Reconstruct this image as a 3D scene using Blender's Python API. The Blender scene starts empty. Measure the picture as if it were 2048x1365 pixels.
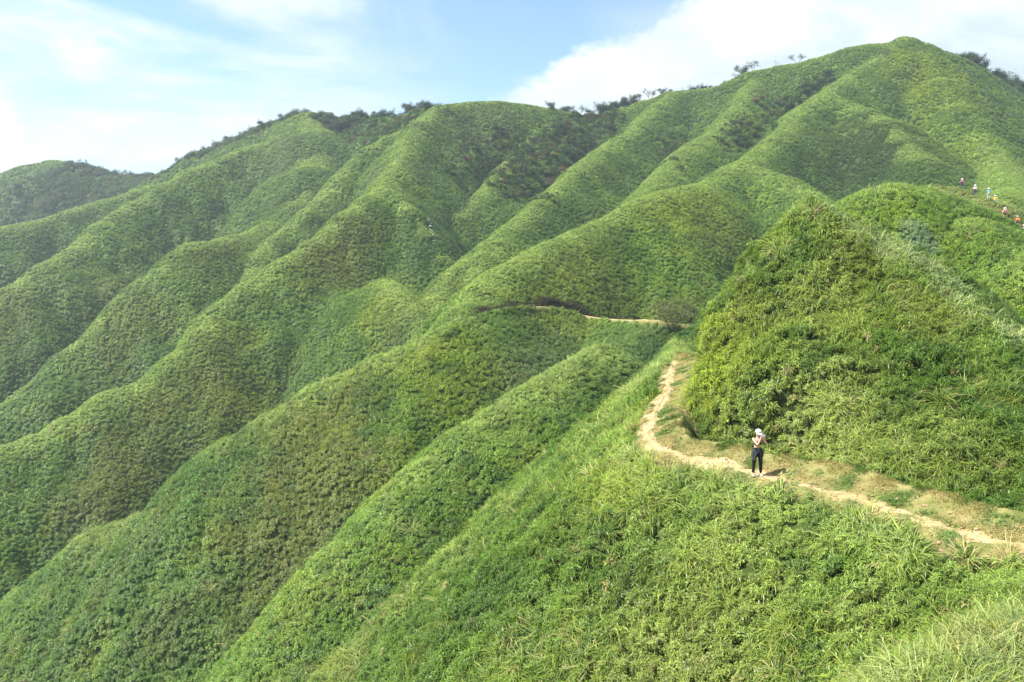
import bpy, bmesh, math, random
import numpy as np
from mathutils import Vector, Matrix
C = bpy.context.scene.collection
PI = math.pi

# ------------------------------------------------------------------ camera
F_PX, HORIZON = 1607.0, 520.0            # focal length in px of a 2048 px frame, row of the horizon
PITCH = math.atan((682.5 - HORIZON) / F_PX)
cam_d = bpy.data.cameras.new('camera'); cam = bpy.data.objects.new('camera', cam_d); C.objects.link(cam)
cam_d.sensor_width = 36.0; cam_d.lens = 36.0 * F_PX / 2048
cam_d.clip_start = 0.1; cam_d.clip_end = 8000
cam.location = (0, 0, 0); cam.rotation_euler = (PI/2 - PITCH, 0, 0)
bpy.context.scene.camera = cam
# ------------------------------------------------------------------ sky, sun, exposure
scn = bpy.context.scene
SUN_EL, SUN_AZ = math.radians(55), math.radians(-100)   # azimuth from +Y towards +X: the sun stands to the left, a little behind the viewpoint
scn.view_settings.view_transform = 'Standard'; scn.view_settings.look = 'None'
scn.view_settings.exposure = 1.2; scn.view_settings.gamma = 1.0
scn.cycles.max_bounces = 6; scn.cycles.transparent_max_bounces = 4; scn.cycles.volume_bounces = 0
wd = bpy.data.worlds.new('World'); scn.world = wd; wd.use_nodes = True
nt = wd.node_tree; nt.nodes.clear()
def N(t, nt_, **kw):
    n = nt_.nodes.new(t)
    for k, v in kw.items(): setattr(n, k, v)
    return n
def L(nt_, a, b): nt_.links.new(a, b)
def M2(nt_, op, a, b=None, c=None, clamp=False):
    n = nt_.nodes.new('ShaderNodeMath'); n.operation = op; n.use_clamp = clamp
    for i, v in enumerate((a, b, c)):
        if v is None: continue
        if isinstance(v, (int, float)): n.inputs[i].default_value = v
        else: nt_.links.new(v, n.inputs[i])
    return n.outputs[0]
def sky_world():
    sky = N('ShaderNodeTexSky', nt, sky_type='NISHITA', sun_disc=False)
    sky.sun_elevation = SUN_EL; sky.sun_rotation = SUN_AZ; sky.altitude = 800; sky.air_density = 1.0; sky.dust_density = 0.3; sky.ozone_density = 1.0
    tc = N('ShaderNodeTexCoord', nt); geo = tc.outputs['Generated']
    sep = N('ShaderNodeSeparateXYZ', nt); L(nt, geo, sep.inputs[0])
    X, Y, Z = sep.outputs
    # bearing and elevation of a sky direction
    u = M2(nt, 'DIVIDE', X, M2(nt, 'MAXIMUM', Y, 0.05)); v = M2(nt, 'DIVIDE', Z, M2(nt, 'MAXIMUM', Y, 0.05))
    nz = N('ShaderNodeTexNoise', nt); nz.inputs['Scale'].default_value = 5.0; nz.inputs['Detail'].default_value = 9; nz.inputs['Roughness'].default_value = 0.62; nz.inputs['Distortion'].default_value = 0.35
    mp = N('ShaderNodeMapping', nt); mp.inputs['Scale'].default_value = (1, 1, 2.0); L(nt, geo, mp.inputs[0]); L(nt, mp.outputs[0], nz.inputs['Vector'])
    n = nz.outputs['Fac']
    # fair-weather bank over the right of the range; its edge leans up to the right
    e = M2(nt, 'ADD', M2(nt, 'SUBTRACT', u, M2(nt, 'MULTIPLY', v, 1.84)), 0.387)
    cl1 = M2(nt, 'ADD', M2(nt, 'MULTIPLY', e, 22.0), M2(nt, 'MULTIPLY', M2(nt, 'SUBTRACT', n, 0.5), 9.0), clamp=True)
    # bright bank low on the left
    e2 = M2(nt, 'SUBTRACT', M2(nt, 'SUBTRACT', 0.06, M2(nt, 'MULTIPLY', u, 0.8)), M2(nt, 'MULTIPLY', v, 1.75))
    cl2 = M2(nt, 'ADD', M2(nt, 'MULTIPLY', e2, 4.0), M2(nt, 'MULTIPLY', M2(nt, 'SUBTRACT', n, 0.5), 7.0), clamp=True)
    # high thin veil in long streaks
    n2 = N('ShaderNodeTexNoise', nt); n2.inputs['Scale'].default_value = 3.2; n2.inputs['Detail'].default_value = 7; n2.inputs['Roughness'].default_value = 0.55; n2.inputs['Distortion'].default_value = 0.8
    mp2 = N('ShaderNodeMapping', nt); mp2.inputs['Scale'].default_value = (1, 1, 3.2); mp2.inputs['Rotation'].default_value = (0, 0.35, 0); L(nt, geo, mp2.inputs[0]); L(nt, mp2.outputs[0], n2.inputs['Vector'])
    veil = M2(nt, 'MULTIPLY', M2(nt, 'ADD', M2(nt, 'MULTIPLY', M2(nt, 'SUBTRACT', n2.outputs['Fac'], 0.46), 6.5), 0.35, clamp=True), 0.85)
    e3 = M2(nt, 'ADD', M2(nt, 'MULTIPLY', M2(nt, 'MAXIMUM', M2(nt, 'SUBTRACT', -0.06, u), M2(nt, 'SUBTRACT', u, 0.1)), 5.0), 0.10, clamp=True)
    veil = M2(nt, 'MULTIPLY', veil, e3)
    cl = M2(nt, 'MAXIMUM', M2(nt, 'MAXIMUM', cl1, cl2), veil)
    mix = N('ShaderNodeMix', nt, data_type='RGBA'); L(nt, cl, mix.inputs['Factor'])
    air = N('ShaderNodeMix', nt, data_type='RGBA', blend_type='MULTIPLY'); air.inputs['Factor'].default_value = 1.0; L(nt, sky.outputs[0], air.inputs['A']); air.inputs['B'].default_value = (0.92, 1.06, 1.15, 1)
    L(nt, air.outputs['Result'], mix.inputs['A']); n3 = N('ShaderNodeTexNoise', nt); n3.inputs['Scale'].default_value = 9.0; n3.inputs['Detail'].default_value = 8; n3.inputs['Roughness'].default_value = 0.6; n3.inputs['Distortion'].default_value = 0.5; L(nt, mp.outputs[0], n3.inputs['Vector'])
    cc = N('ShaderNodeMix', nt, data_type='RGBA'); L(nt, M2(nt, 'MULTIPLY', M2(nt, 'SUBTRACT', n3.outputs['Fac'], 0.33), 3.2, clamp=True), cc.inputs['Factor']); cc.inputs['A'].default_value = (3.6, 4.3, 4.9, 1); cc.inputs['B'].default_value = (5.4, 5.55, 5.7, 1); L(nt, cc.outputs['Result'], mix.inputs['B'])
    bg = N('ShaderNodeBackground', nt); bg.inputs['Strength'].default_value = 0.095
    L(nt, mix.outputs['Result'], bg.inputs['Color'])
    out = N('ShaderNodeOutputWorld', nt); L(nt, bg.outputs[0], out.inputs[0])
sky_world()
wd['kind'] = 'structure'
sd = bpy.data.lights.new('sun', 'SUN'); sd.energy = 5.0; sd.angle = math.radians(0.6); sd.color = (1.0, 0.95, 0.84)
sun = bpy.data.objects.new('sun', sd); C.objects.link(sun)
SUNDIR = Vector((math.cos(SUN_EL)*math.sin(SUN_AZ), math.cos(SUN_EL)*math.cos(SUN_AZ), math.sin(SUN_EL)))
sun.rotation_euler = SUNDIR.to_track_quat('Z', 'Y').to_euler(); sun.location = (-60, -20, 120)
# ------------------------------------------------------------------ terrain height field (metres; the viewpoint is 1.65 m above the ground)
def W(px, py, D):
    """A place in the landscape: bearing, elevation and distance as surveyed from the viewpoint."""
    cu, cv = (px - 1024) / F_PX, (682.5 - py) / F_PX
    cy = math.cos(PITCH) + cv * math.sin(PITCH); cz = -math.sin(PITCH) + cv * math.cos(PITCH)
    return (cu / cy * D, D, cz / cy * D)

def hash2(ix, iy, seed):
    h = (ix.astype(np.int64) * 374761393 + iy.astype(np.int64) * 668265263 + seed * 974634777) & 0xFFFFFFFF
    h = ((h ^ (h >> 13)) * 1274126177) & 0xFFFFFFFF
    h = h ^ (h >> 16)
    return h
def perlin(x, y, seed=0):
    ix, iy = np.floor(x), np.floor(y); fx, fy = x - ix, y - iy
    def g(dx, dy):
        a = hash2(ix + dx, iy + dy, seed) * (2 * PI / 4294967296.0)
        return np.cos(a) * (fx - dx) + np.sin(a) * (fy - dy)
    u = fx*fx*fx*(fx*(fx*6-15)+10); v = fy*fy*fy*(fy*(fy*6-15)+10)
    a = g(0,0)*(1-u) + g(1,0)*u; b = g(0,1)*(1-u) + g(1,1)*u
    return (a*(1-v) + b*v) * 1.5
def fbm(x, y, octv, seed=0, gain=0.5):
    s = 0; a = 1.0
    for k in range(octv):
        s = s + a * perlin(x, y, seed + k*17); x = x*2.03 + 5.1; y = y*2.03 + 1.7; a *= gain
    return s
def sst(x): 
    x = np.clip(x, 0, 1); return x*x*(3-2*x)

# each ridge: (slope of its flanks, crest radius, list of surveyed crest points)
RIDGES = [
 # main spur: peak on the right, over the shoulder, down past the trail corner to the lower left
 ((1.3,0.80), 2.2, [(1812,74,265),(1714,134,250),(1671,168,240),(1620,206,225),(1586,225,218),(1540,273,200),(1511,300,190),(1486,320,180),(1449,340,170),(1414,360,162),(1374,367,152),(1319,380,145),(1269,400,140),(1199,441,132),(1110,478,124),(1060,500,118),(1007,527,112),(969,560,105),(946,600,99),(930,635,95)]),
 ((1.35,0.80), 1.6, [(930,635,95),(860,665,92),(780,700,91),(700,742,90),(650,759,89.5),(581,804,89),(547,818,89),(479,862,88),(427,913,87),(376,961,86),(291,1022,85),(205,1053,84),(154,1101,83),(96,1149,82),(48,1193,82),(0,1231,81),(-120,1330,80),(-260,1460,79)]),
 # spurs of the lower right
 ((1.3,0.75), 1.6, [(1190,684,86),(1120,722,80),(1050,770,75),(950,838,70),(870,906,67),(800,975,64.5),(700,1072,61.5),(650,1134,60),(564,1246,58),(500,1345,57),(400,1500,55)]),
 ((1.25,0.72), 1.2, [(1325,725,47),(1290,775,45),(1180,880,42),(1060,980,40),(960,1065,38.7),(880,1150,37.5),(760,1265,36),(630,1375,35),(450,1520,33.5)]),
 # second spur line behind the main one
 ((0.80,1.4), 2.0, [(-260,1010,108),(-120,940,112),(0,893,115),(72,866,119),(137,828,122),(219,776,126),(270,764,128),(300,749,130),(359,698,135),(417,640,141),(455,595,147),(500,560,152),(581,510,160),(632,475,166),(700,417,175),(735,388,181),(760,376,185),(779,340,200),(798,304,215),(836,240,242),(881,210,258),(930,203,266),(988,201,270),(1050,206,275),(1100,216,280),(1150,230,284),(1180,234,286)]),
 (1.0, 1.3, [(760,376,185),(790,385,183),(820,410,178),(850,455,172),(874,504,166)]),
 (1.0, 1.2, [(768,552,146),(785,562,142),(812,582,137),(838,616,131),(850,660,125)]),
 ((1.4,0.85), 1.8, [(836,240,250),(817,256,250),(771,270,245),(740,290,238),(683,348,225),(641,393,213),(609,414,208),(547,468,198),(516,502,190),(505,545,182),(490,600,172)]),
 ((0.85,1.4), 1.6, [(-200,950,140),(0,807,150),(62,769,154),(120,725,158),(164,677,162),(219,629,166),(253,585,171),(291,554,175),(335,527,178),(359,496,183),(380,482,186),(424,479,190),(468,467,196),(492,468,200),(540,440,220)]),
 ((0.80,1.35), 2.5, [(-250,770,165),(0,591,190),(34,567,194),(103,520,205),(154,492,214),(205,444,226),(239,420,234),(274,400,242),(328,365,252),(376,337,262),(445,313,272),(489,295,280),(513,289,285),(561,271,294),(588,247,302),(622,225,310)]),
 (0.80, 3.0, [(622,225,310),(680,238,312),(750,236,305),(800,232,295),(881,212,275)]),
 (0.70, 4.0, [(622,225,310),(640,260,290),(625,330,262),(600,400,240),(560,450,225)]),
 ((0.80,1.2), 2.5, [(-300,500,240),(0,452,260),(68,440,268),(137,419,277),(205,399,286),(274,378,296),(321,362,305)]),
 (0.75, 5.0, [(-250,520,400),(0,374,420),(60,328,428),(110,320,432),(150,324,430),(240,352,420),(330,355,400),(360,342,385)]),
 (0.75, 4.0, [(300,372,350),(360,340,348),(420,305,344),(480,280,340),(560,250,335),(605,230,328),(640,240,330)]),
 # ribs between the gullies of the middle
 (1.05, 1.2, [(950,500,158),(925,520,150),(904,532,145),(885,580,136),(872,650,126)]),
 ((1.4,0.85), 1.8, [(1100,216,280),(1060,285,250),(1025,320,235),(992,355,222),(961,382,213),(912,424,202),(878,473,192),(872,520,183)]),
 ((1.4,0.80), 2.0, [(1340,184,280),(1310,205,272),(1274,247,250),(1236,272,236),(1199,297,222),(1154,332,207),(1116,367,194),(1074,397,183),(1050,424,175),(1015,447,166),(984,473,158),(965,504,150),(955,545,143)]),
 ((1.4,0.80), 2.0, [(1510,142,277),(1480,200,250),(1424,260,225),(1386,282,213),(1354,310,200),(1324,340,187),(1294,370,174),(1271,395,163),(1240,430,152)]),
 # skyline of the big mountain
 (0.80, 3.5, [(1180,234,286),(1220,220,287),(1290,200,286),(1340,184,285),(1400,178,284),(1450,170,282),(1480,155,280),(1510,141,278),(1560,130,277),(1590,127,276),(1640,115,274),(1700,95,271),(1740,88,270),(1780,85,267),(1812,74,265)]),
 (0.85, 3.0, [(1812,74,265),(1845,86,260),(1869,101,255),(1909,128,248),(1955,171,238),(1998,211,228),(2048,254,218),(2200,380,190)]),
 (0.80, 3.0, [(1869,101,265),(1923,130,270),(1980,160,275),(2048,192,278),(2200,270,280)]),
 (0.80, 2.5, [(1812,76,262),(1850,115,252),(1880,155,238),(1915,205,222),(1960,265,203),(2000,325,183),(2020,370,150),(2015,383,135)]),
 (0.80, 2.0, [(1650,190,236),(1690,200,226),(1727,214,216),(1770,236,206),(1808,269,195),(1840,310,182)]),
 (0.80, 2.0, [(1486,322,178),(1560,350,163),(1610,380,152),(1660,420,140)]),
 # hikers' ridge, knolls before it
 (0.75, 2.0, [(1840,372,136),(1880,366,132),(1916,377,128),(1945,391,124),(1975,400,121),(2000,434,116),(2032,455,112),(2080,500,107),(2250,620,95)]),
 (0.75, 2.0, [(1990,402,126),(2015,386,130),(2048,384,132),(2200,400,132)]),
 (0.92, 2.0, [(1722,392,80),(1748,372,80),(1785,363,80),(1830,368,81),(1880,384,79),(1940,428,74),(2000,476,70),(2048,512,66),(2200,620,58)]),
 # the near cone and its pale crest
 ((1.3,1.45), 0.4, [(1624,392,41),(1640,412,40.8),(1680,440,40),(1780,498,38.2),(1850,545,37),(1920,600,35.2),(2048,680,32),(2250,800,28),(2500,950,22)]),
 ((1.6,1.05), 0.4, [(1624,392,41),(1606,436,41),(1580,474,41),(1545,540,41),(1500,610,41),(1450,662,41),(1412,710,41),(1380,755,40.5)]),
 # the ground beneath and beside the viewpoint
 ((0.75,1.4), 0.5, [(1740,1460,5.6),(1790,1420,6.0),(1860,1350,6.5),(1930,1295,7.0),(1990,1258,7.6),(2048,1232,8.2),(2300,1170,10.5),(2700,1160,14)]),
]
RIBS = [
 (0.62, 1.2, [(1700,450,39.8),(1700,620,35.5),(1690,880,29.5)]), (0.60, 1.2, [(1800,512,37.8),(1810,680,33),(1815,925,27.5)]), (0.55, 1.4, [(1920,602,35.2),(1930,760,30),(1930,975,25)]),
 (0.55, 1.4, [(2048,682,32),(2048,830,27),(2048,1010,23)]), (0.55, 1.4, [(2250,802,28),(2230,1050,20)]), (0.75, 1.0, [(1640,440,40.2),(1610,640,36),(1590,850,31)]),
]      # low swellings of the cone's face
RIB_XYZ = [(s, r, [W(*p) for p in pts]) for s, r, pts in RIBS]
RIDGE_XYZ = [(s, r, [W(*p) for p in pts]) for s, r, pts in RIDGES]
RIDGE_XYZ.append((1.05, 1.0, [(-3,-30,-6),(-0.5,-8,-2.2),(0.2,-0.8,-1.65),(1.6,-0.4,-1.85),(5,0.2,-2.6),(12,3,-3.2),(22,8,-4)]))
# the trail, as surveyed: near part, dip behind the cone, far part
TRAIL = [(2500,1150,13),(2300,1125,15),(2048,1088,18.6),(1980,1076,19.3),(1900,1058,20.2),(1800,1025,21.8),(1700,994,23.4),(1600,967,25.0),(1520,950,26.2),(1440,925,27.8),(1370,912,28.8),(1318,893,30.2),(1296,862,32.8),(1308,826,35.8),(1330,785,40),(1337,755,43.5),(1345,725,48)]
TRAIL_FAR = [(1420,655,90),(1375,650,91),(1330,645,92),(1310,640,94),(1260,641,99),(1210,638,105),(1170,632,108),(1130,620,107),(1090,614,105),(1040,618,101),(990,626,97.5),(950,636,95),(925,648,92.5),(890,668,89)]
TRAIL_HIKE = [(1895,378,131),(1916,379,128),(1945,393,124),(1975,402,121),(2000,437,116),(2018,447,114),(2032,459,112),(2048,478,110),(2080,505,107),(2250,625,95)]

def smooth_poly(pts, n=6):
    P = np.array(pts, float); out = []
    Q = np.vstack([2*P[0]-P[1], P, 2*P[-1]-P[-2]])
    for i in range(1, len(Q)-2):
        for k in range(n):
            t = k / n
            out.append(0.5*((2*Q[i]) + (-Q[i-1]+Q[i+1])*t + (2*Q[i-1]-5*Q[i]+4*Q[i+1]-Q[i+2])*t*t + (-Q[i-1]+3*Q[i]-3*Q[i+1]+Q[i+2])*t**3))
    out.append(P[-1]); return np.array(out)

TR_NEAR = smooth_poly([W(*p) for p in TRAIL]); TR_FAR = smooth_poly([W(*p) for p in TRAIL_FAR]); TR_HIKE = smooth_poly([W(*p) for p in TRAIL_HIKE])
TR_LINK = smooth_poly([W(1345,727,48), W(1345,716,56), W(1350,702,68), W(1356,685,80), W(1362,665,90)])

def ridge_h(x, y, slope, rad, P, mod=0.0):
    """height of a ridge's roof; slope may be a pair (right flank, left flank) seen down the crest; also the drop below the crest"""
    best = np.full(x.shape, -1e3); drop = np.full(x.shape, 1e3)
    for a, b in zip(P[:-1], P[1:]):
        ax, ay, az = a; bx, by, bz = b
        ex, ey = bx-ax, by-ay; L2 = ex*ex + ey*ey + 1e-9
        t = np.clip(((x-ax)*ex + (y-ay)*ey) / L2, 0, 1)
        dx, dy = x-(ax+t*ex), y-(ay+t*ey); d = np.hypot(dx, dy)
        if isinstance(slope, tuple):
            sn = (ex*dy-ey*dx)/(math.sqrt(L2)*d+1e-6)       # + = left of the direction of travel
            sl = slope[0] + (slope[1]-slope[0])*(0.5+0.5*sn)
        else: sl = slope
        q = np.sqrt(d*d + rad*rad) - rad; dr = sl*q*(0.88 + 0.011*np.minimum(q, 40))*(1+mod)
        h = az + t*(bz-az) - dr
        m = h > best
        best = np.where(m, h, best); drop = np.where(m, dr, drop)
    return best, drop
def smax(a, b, k):
    h = np.clip(k - np.abs(a-b), 0, None) / k
    return np.maximum(a, b) + h*h*k*0.25
def dist_poly(x, y, P):
    """distance to a polyline, height there, signed side (+ = left of its direction)"""
    bd = np.full(x.shape, 1e9); bz = np.zeros(x.shape); bs = np.zeros(x.shape)
    for a, b in zip(P[:-1], P[1:]):
        ex, ey = b[0]-a[0], b[1]-a[1]; L2 = ex*ex + ey*ey + 1e-9
        t = np.clip(((x-a[0])*ex + (y-a[1])*ey)/L2, 0, 1)
        dx, dy = x-(a[0]+t*ex), y-(a[1]+t*ey); d = np.hypot(dx, dy)
        m = d < bd
        bd = np.where(m, d, bd); bz = np.where(m, a[2]+t*(b[2]-a[2]), bz); bs = np.where(m, np.sign(ex*dy-ey*dx), bs)
    return bd, bz, bs

def height(x, y):
    """returns z, masks (bench, trail) and the drop below the nearest crest"""
    x = np.asarray(x, float); y = np.asarray(y, float)
    R = np.hypot(x, y)
    wa = np.clip((R-20)/100, 0.15, 1)
    mod = wa*(0.30*perlin(x/21, y/21, 3) + 0.15*perlin(x/8, y/8, 5)) + 0.05*perlin(x/3, y/3, 8)
    wb = sst((R-50)/60); wx = x + wb*1.3*perlin(x/24, y/24, 13) + wb*0.5*perlin(x/9, y/9, 14); wy = y + wb*1.3*perlin(x/24+9, y/24, 15)
    z = np.full(x.shape, -140.0); drop = np.full(x.shape, 50.0)
    for s, r, P in RIDGE_XYZ:
        h, dr = ridge_h(wx, wy, s, r*(1.25 if r > 1.3 else 1), P, mod)
        drop = np.where(h > z, dr, drop); z = smax(z, h, 1.2)
    for s, r, P in RIB_XYZ:
        h, dr = ridge_h(x, y, s, r, P, mod); h = h - 2.5*np.clip(dr-1.9, 0, None)
        drop = np.where(h > z, dr+2, drop); z = smax(z, h, 1.2)
    # flank of the trail's own shelf, above and below it
    zt, dr = ridge_h(x, y, (1.9,0.92), 0.6, TR_NEAR[::3].tolist()); zt = zt - 0.5*np.clip(dr-11, 0, None); drop = np.where(zt > z, dr, drop); z = smax(z, zt, 0.8)
    zt, dr = ridge_h(x, y, (0.8,1.3), 0.6, TR_LINK[::3].tolist()); zt = zt - 0.8*np.clip(dr-7, 0, None); drop = np.where(zt > z, dr, drop); z = smax(z, zt, 0.8)
    zt, dr = ridge_h(x, y, (1.0,0.80), 0.6, TR_FAR[6::3].tolist()); zt = zt - 0.8*np.clip(dr-8, 0, None); drop = np.where(zt > z, dr+3, drop); z = smax(z, zt, 0.8)
    # relief of the flanks: shallow ribs and lumps of growth; the plant cover itself stands on this
    w = sst(drop/6.0)
    z = z + w*np.clip((R-12)/60, 0.12, 1.0)*1.2*fbm(x/14+3, y/14, 3, 21)
    lump = np.abs(perlin(x/1.7, y/1.7, 31))*0.55 + np.abs(perlin(x/0.8+4, y/0.8, 33))*0.28 - 0.25
    z = z + lump*np.clip((R-4)/25, 0.1, 1)*(0.28+0.97*sst((80-R)/40))*(0.3+0.7*w) - 0.5*np.clip((R-4)/25, 0.3, 1)
    bench = np.zeros(x.shape); trail = np.zeros(x.shape)
    # cut the trail's bench in: near
    d, tz, side = dist_poly(x, y, TR_NEAR)
    fd = sst((7-d)/3)*(side > 0); z = z - fd*np.clip(z-(tz-0.15-0.35*d), 0, None)
    nz = perlin(x/2.3, y/2.3, 41)
    up = (side < 0)                                   # cone side
    yy = np.clip((y-24)/6, 0, 1)
    wid = np.where(up, 1.55 - 0.3*yy + 0.45*nz, 0.28 + 0.22*nz)
    run = np.where(up, 1.0, 0.55)
    m = 1 - sst((d-wid)/run)
    tgt = tz + np.where(up, 0.34*np.maximum(d-0.35, 0), -0.12*d) + 0.05*perlin(x/0.9, y/0.9, 43) + 0.025*perlin(x/0.3, y/0.3, 44) - 0.06*np.exp(-(d/0.3)**2)
    z = z*(1-m) + tgt*m; bench = np.maximum(bench, m); trail = np.maximum(trail, 1 - sst((d-0.16-0.30*perlin(x/1.1, y/1.1, 47)-0.12*nz)/0.22))
    # far part: cut into the hillside, low dark bank on the uphill side
    d, tz, side = dist_poly(x, y, TR_FAR)
    m = 1 - sst((d-0.35)/0.6); z = z*(1-m) + tz*m; bench = np.maximum(bench, m*(0.22+0.5*sst((x-0.5)/4))); trail = np.maximum(trail, 0.5*(1-sst((d-0.1)/0.3))*sst((x-1.5)/4))
    d, tz, side = dist_poly(x, y, TR_HIKE)
    m = 1 - sst((d-0.5)/1.3); z = z*(1-m) + tz*m; bench = np.maximum(bench, m*np.where(y < 116, 0.6, 0.15)); trail = np.maximum(trail, (1-sst((d-0.3)/0.3))*(y < 113.5))
    return z, bench, trail, drop

# polar grid round the viewpoint: fine near, coarse far
NT = 1100
TH = np.linspace(-0.86, 0.86, NT)                    # bearing from +Y
_r = [1.2]
while _r[-1] < 1400:
    q = _r[-1]; _r.append(q*(1 + (0.016 if q < 14 else 0.0058 if q < 60 else 0.0042 if q < 122 else 0.0072 if q < 330 else 0.02)))
RR = np.array(_r); NR = len(RR)
# ------------------------------------------------------------------ helpers
rng = np.random.default_rng(7); random.seed(7)
def mesh_np(name, V, Fc, smooth=False):
    """mesh from an (n,3) array and a list of (m,k) face index arrays"""
    me = bpy.data.meshes.new(name)
    Fs = Fc if isinstance(Fc, list) else [Fc]
    nv = len(V); me.vertices.add(nv); me.vertices.foreach_set('co', np.asarray(V, np.float32).ravel())
    loops = np.concatenate([f.ravel() for f in Fs]); tot = np.concatenate([np.full(len(f), f.shape[1]) for f in Fs])
    me.loops.add(len(loops)); me.loops.foreach_set('vertex_index', loops.astype(np.int32))
    me.polygons.add(len(tot)); st = np.concatenate([[0], np.cumsum(tot)[:-1]])
    me.polygons.foreach_set('loop_start', st.astype(np.int32))
    me.update(calc_edges=True)
    if smooth: me.polygons.foreach_set('use_smooth', np.ones(len(tot), bool))
    return me
def add(name, me, mat=None, parent=None, label=None, cat=None, group=None, kind=None):
    o = bpy.data.objects.new(name, me)
    if mat is not None and me is not None and len(me.materials) == 0: me.materials.append(mat)
    C.objects.link(o)
    if parent is not None: o.parent = parent
    return tag(o, label, cat, group, kind)
def tag(o, label=None, cat=None, group=None, kind=None):
    for k, v in (('label', label), ('category', cat), ('group', group), ('kind', kind)):
        if v: o[k] = v
    return o
def set_attr(me, name, arr, typ='FLOAT', dom='POINT'):
    a = me.attributes.new(name, typ, dom)
    key = {'FLOAT': 'value', 'FLOAT_COLOR': 'color', 'FLOAT_VECTOR': 'vector', 'INT': 'value'}[typ]
    a.data.foreach_set(key, np.ascontiguousarray(arr, np.int32 if typ == 'INT' else np.float32).ravel())

# ------------------------------------------------------------------ materials
def new_mat(name):
    m = bpy.data.materials.new(name); m.use_nodes = True; m.node_tree.nodes.clear(); return m, m.node_tree
def leaf_mat(name, base=None, rough=0.5, trans=0.35, instancer=True, var=0.25, spec=0.35):
    m, t = new_mat(name)
    if instancer:
        at = N('ShaderNodeAttribute', t, attribute_type='INSTANCER', attribute_name='tint'); col = at.outputs['Color']
    else:
        rg = N('ShaderNodeRGB', t); rg.outputs[0].default_value = (*base, 1); col = rg.outputs[0]
    lv = N('ShaderNodeAttribute', t, attribute_type='GEOMETRY', attribute_name='lv')       # each leaf's own shade
    hs = N('ShaderNodeHueSaturation', t)
    L(t, M2(t, 'ADD', 0.5, M2(t, 'MULTIPLY', M2(t, 'SUBTRACT', lv.outputs['Fac'], 0.5), -0.05)), hs.inputs['Hue'])
    L(t, M2(t, 'ADD', 1.0-var, M2(t, 'MULTIPLY', lv.outputs['Fac'], 2*var)), hs.inputs['Value']); L(t, col, hs.inputs['Color'])
    p = N('ShaderNodeBsdfPrincipled', t); L(t, hs.outputs[0], p.inputs['Base Color']); p.inputs['Roughness'].default_value = rough; p.inputs['Specular IOR Level'].default_value = spec
    tr = N('ShaderNodeBsdfTranslucent', t)
    mx = N('ShaderNodeMix', t, data_type='RGBA', blend_type='MULTIPLY'); mx.inputs['Factor'].default_value = 1.0
    L(t, hs.outputs[0], mx.inputs['A']); mx.inputs['B'].default_value = (1.25, 1.35, 0.55, 1); L(t, mx.outputs['Result'], tr.inputs['Color'])
    ms = N('ShaderNodeMixShader', t); ms.inputs[0].default_value = trans
    L(t, p.outputs[0], ms.inputs[1]); L(t, tr.outputs[0], ms.inputs[2])
    o = N('ShaderNodeOutputMaterial', t); L(t, ms.outputs[0], o.inputs[0]); return m
def plain_mat(name, col, rough=0.8, var=0.12, scale=8.0, spec=0.3):
    m, t = new_mat(name)
    nz = N('ShaderNodeTexNoise', t); nz.inputs['Scale'].default_value = scale; nz.inputs['Detail'].default_value = 5
    tc = N('ShaderNodeTexCoord', t); L(t, tc.outputs['Object'], nz.inputs['Vector'])
    hs = N('ShaderNodeHueSaturation', t); hs.inputs['Color'].default_value = (*col, 1)
    L(t, M2(t, 'ADD', 1-var, M2(t, 'MULTIPLY', nz.outputs['Fac'], 2*var)), hs.inputs['Value'])
    p = N('ShaderNodeBsdfPrincipled', t); L(t, hs.outputs[0], p.inputs['Base Color']); p.inputs['Roughness'].default_value = rough; p.inputs['Specular IOR Level'].default_value = spec
    bp = N('ShaderNodeBump', t); bp.inputs['Strength'].default_value = 0.3; bp.inputs['Distance'].default_value = 0.01; L(t, nz.outputs['Fac'], bp.inputs['Height']); L(t, bp.outputs[0], p.inputs['Normal'])
    o = N('ShaderNodeOutputMaterial', t); L(t, p.outputs[0], o.inputs[0]); return m
def ramp(t, fac, stops):
    r = N('ShaderNodeValToRGB', t); L(t, fac, r.inputs[0]); e = r.color_ramp.elements
    while len(e) > 2: e.remove(e[-1])
    e[0].position, e[0].color = stops[0][0], (*stops[0][1], 1); e[1].position, e[1].color = stops[-1][0], (*stops[-1][1], 1)
    for ps, c in stops[1:-1]:
        x = e.new(ps); x.color = (*c, 1)
    return r.outputs[0]
def noise(t, vec, scale, detail=6, rough=0.6, dist=0.0):
    n = N('ShaderNodeTexNoise', t); n.inputs['Scale'].default_value = scale; n.inputs['Detail'].default_value = detail; n.inputs['Roughness'].default_value = rough; n.inputs['Distortion'].default_value = dist
    L(t, vec, n.inputs['Vector']); return n.outputs['Fac']
def mixc(t, f, a, b):
    m = N('ShaderNodeMix', t, data_type='RGBA')
    L(t, f, m.inputs['Factor'])
    for s_, v in (('A', a), ('B', b)):
        if isinstance(v, tuple): m.inputs[s_].default_value = (*v, 1)
        else: L(t, v, m.inputs[s_])
    return m.outputs['Result']
def dirt_color(t, pos):
    a = ramp(t, noise(t, pos, 1.6, 8, 0.65), [(0.3, (0.33, 0.215, 0.105)), (0.5, (0.44, 0.32, 0.17)), (0.72, (0.55, 0.43, 0.26))])
    b = noise(t, pos, 14.0, 5, 0.7)
    gr = mixc(t, b, (0.20, 0.19, 0.07), (0.40, 0.33, 0.15)); a = mixc(t, M2(t, 'MULTIPLY', M2(t, 'SUBTRACT', noise(t, pos, 2.6, 6, 0.7), 0.5, clamp=True), 7.0, clamp=True), a, gr)
    return mixc(t, M2(t, 'MULTIPLY', M2(t, 'SUBTRACT', b, 0.55, clamp=True), 3.0, clamp=True), a, (0.30, 0.19, 0.10))
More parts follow.
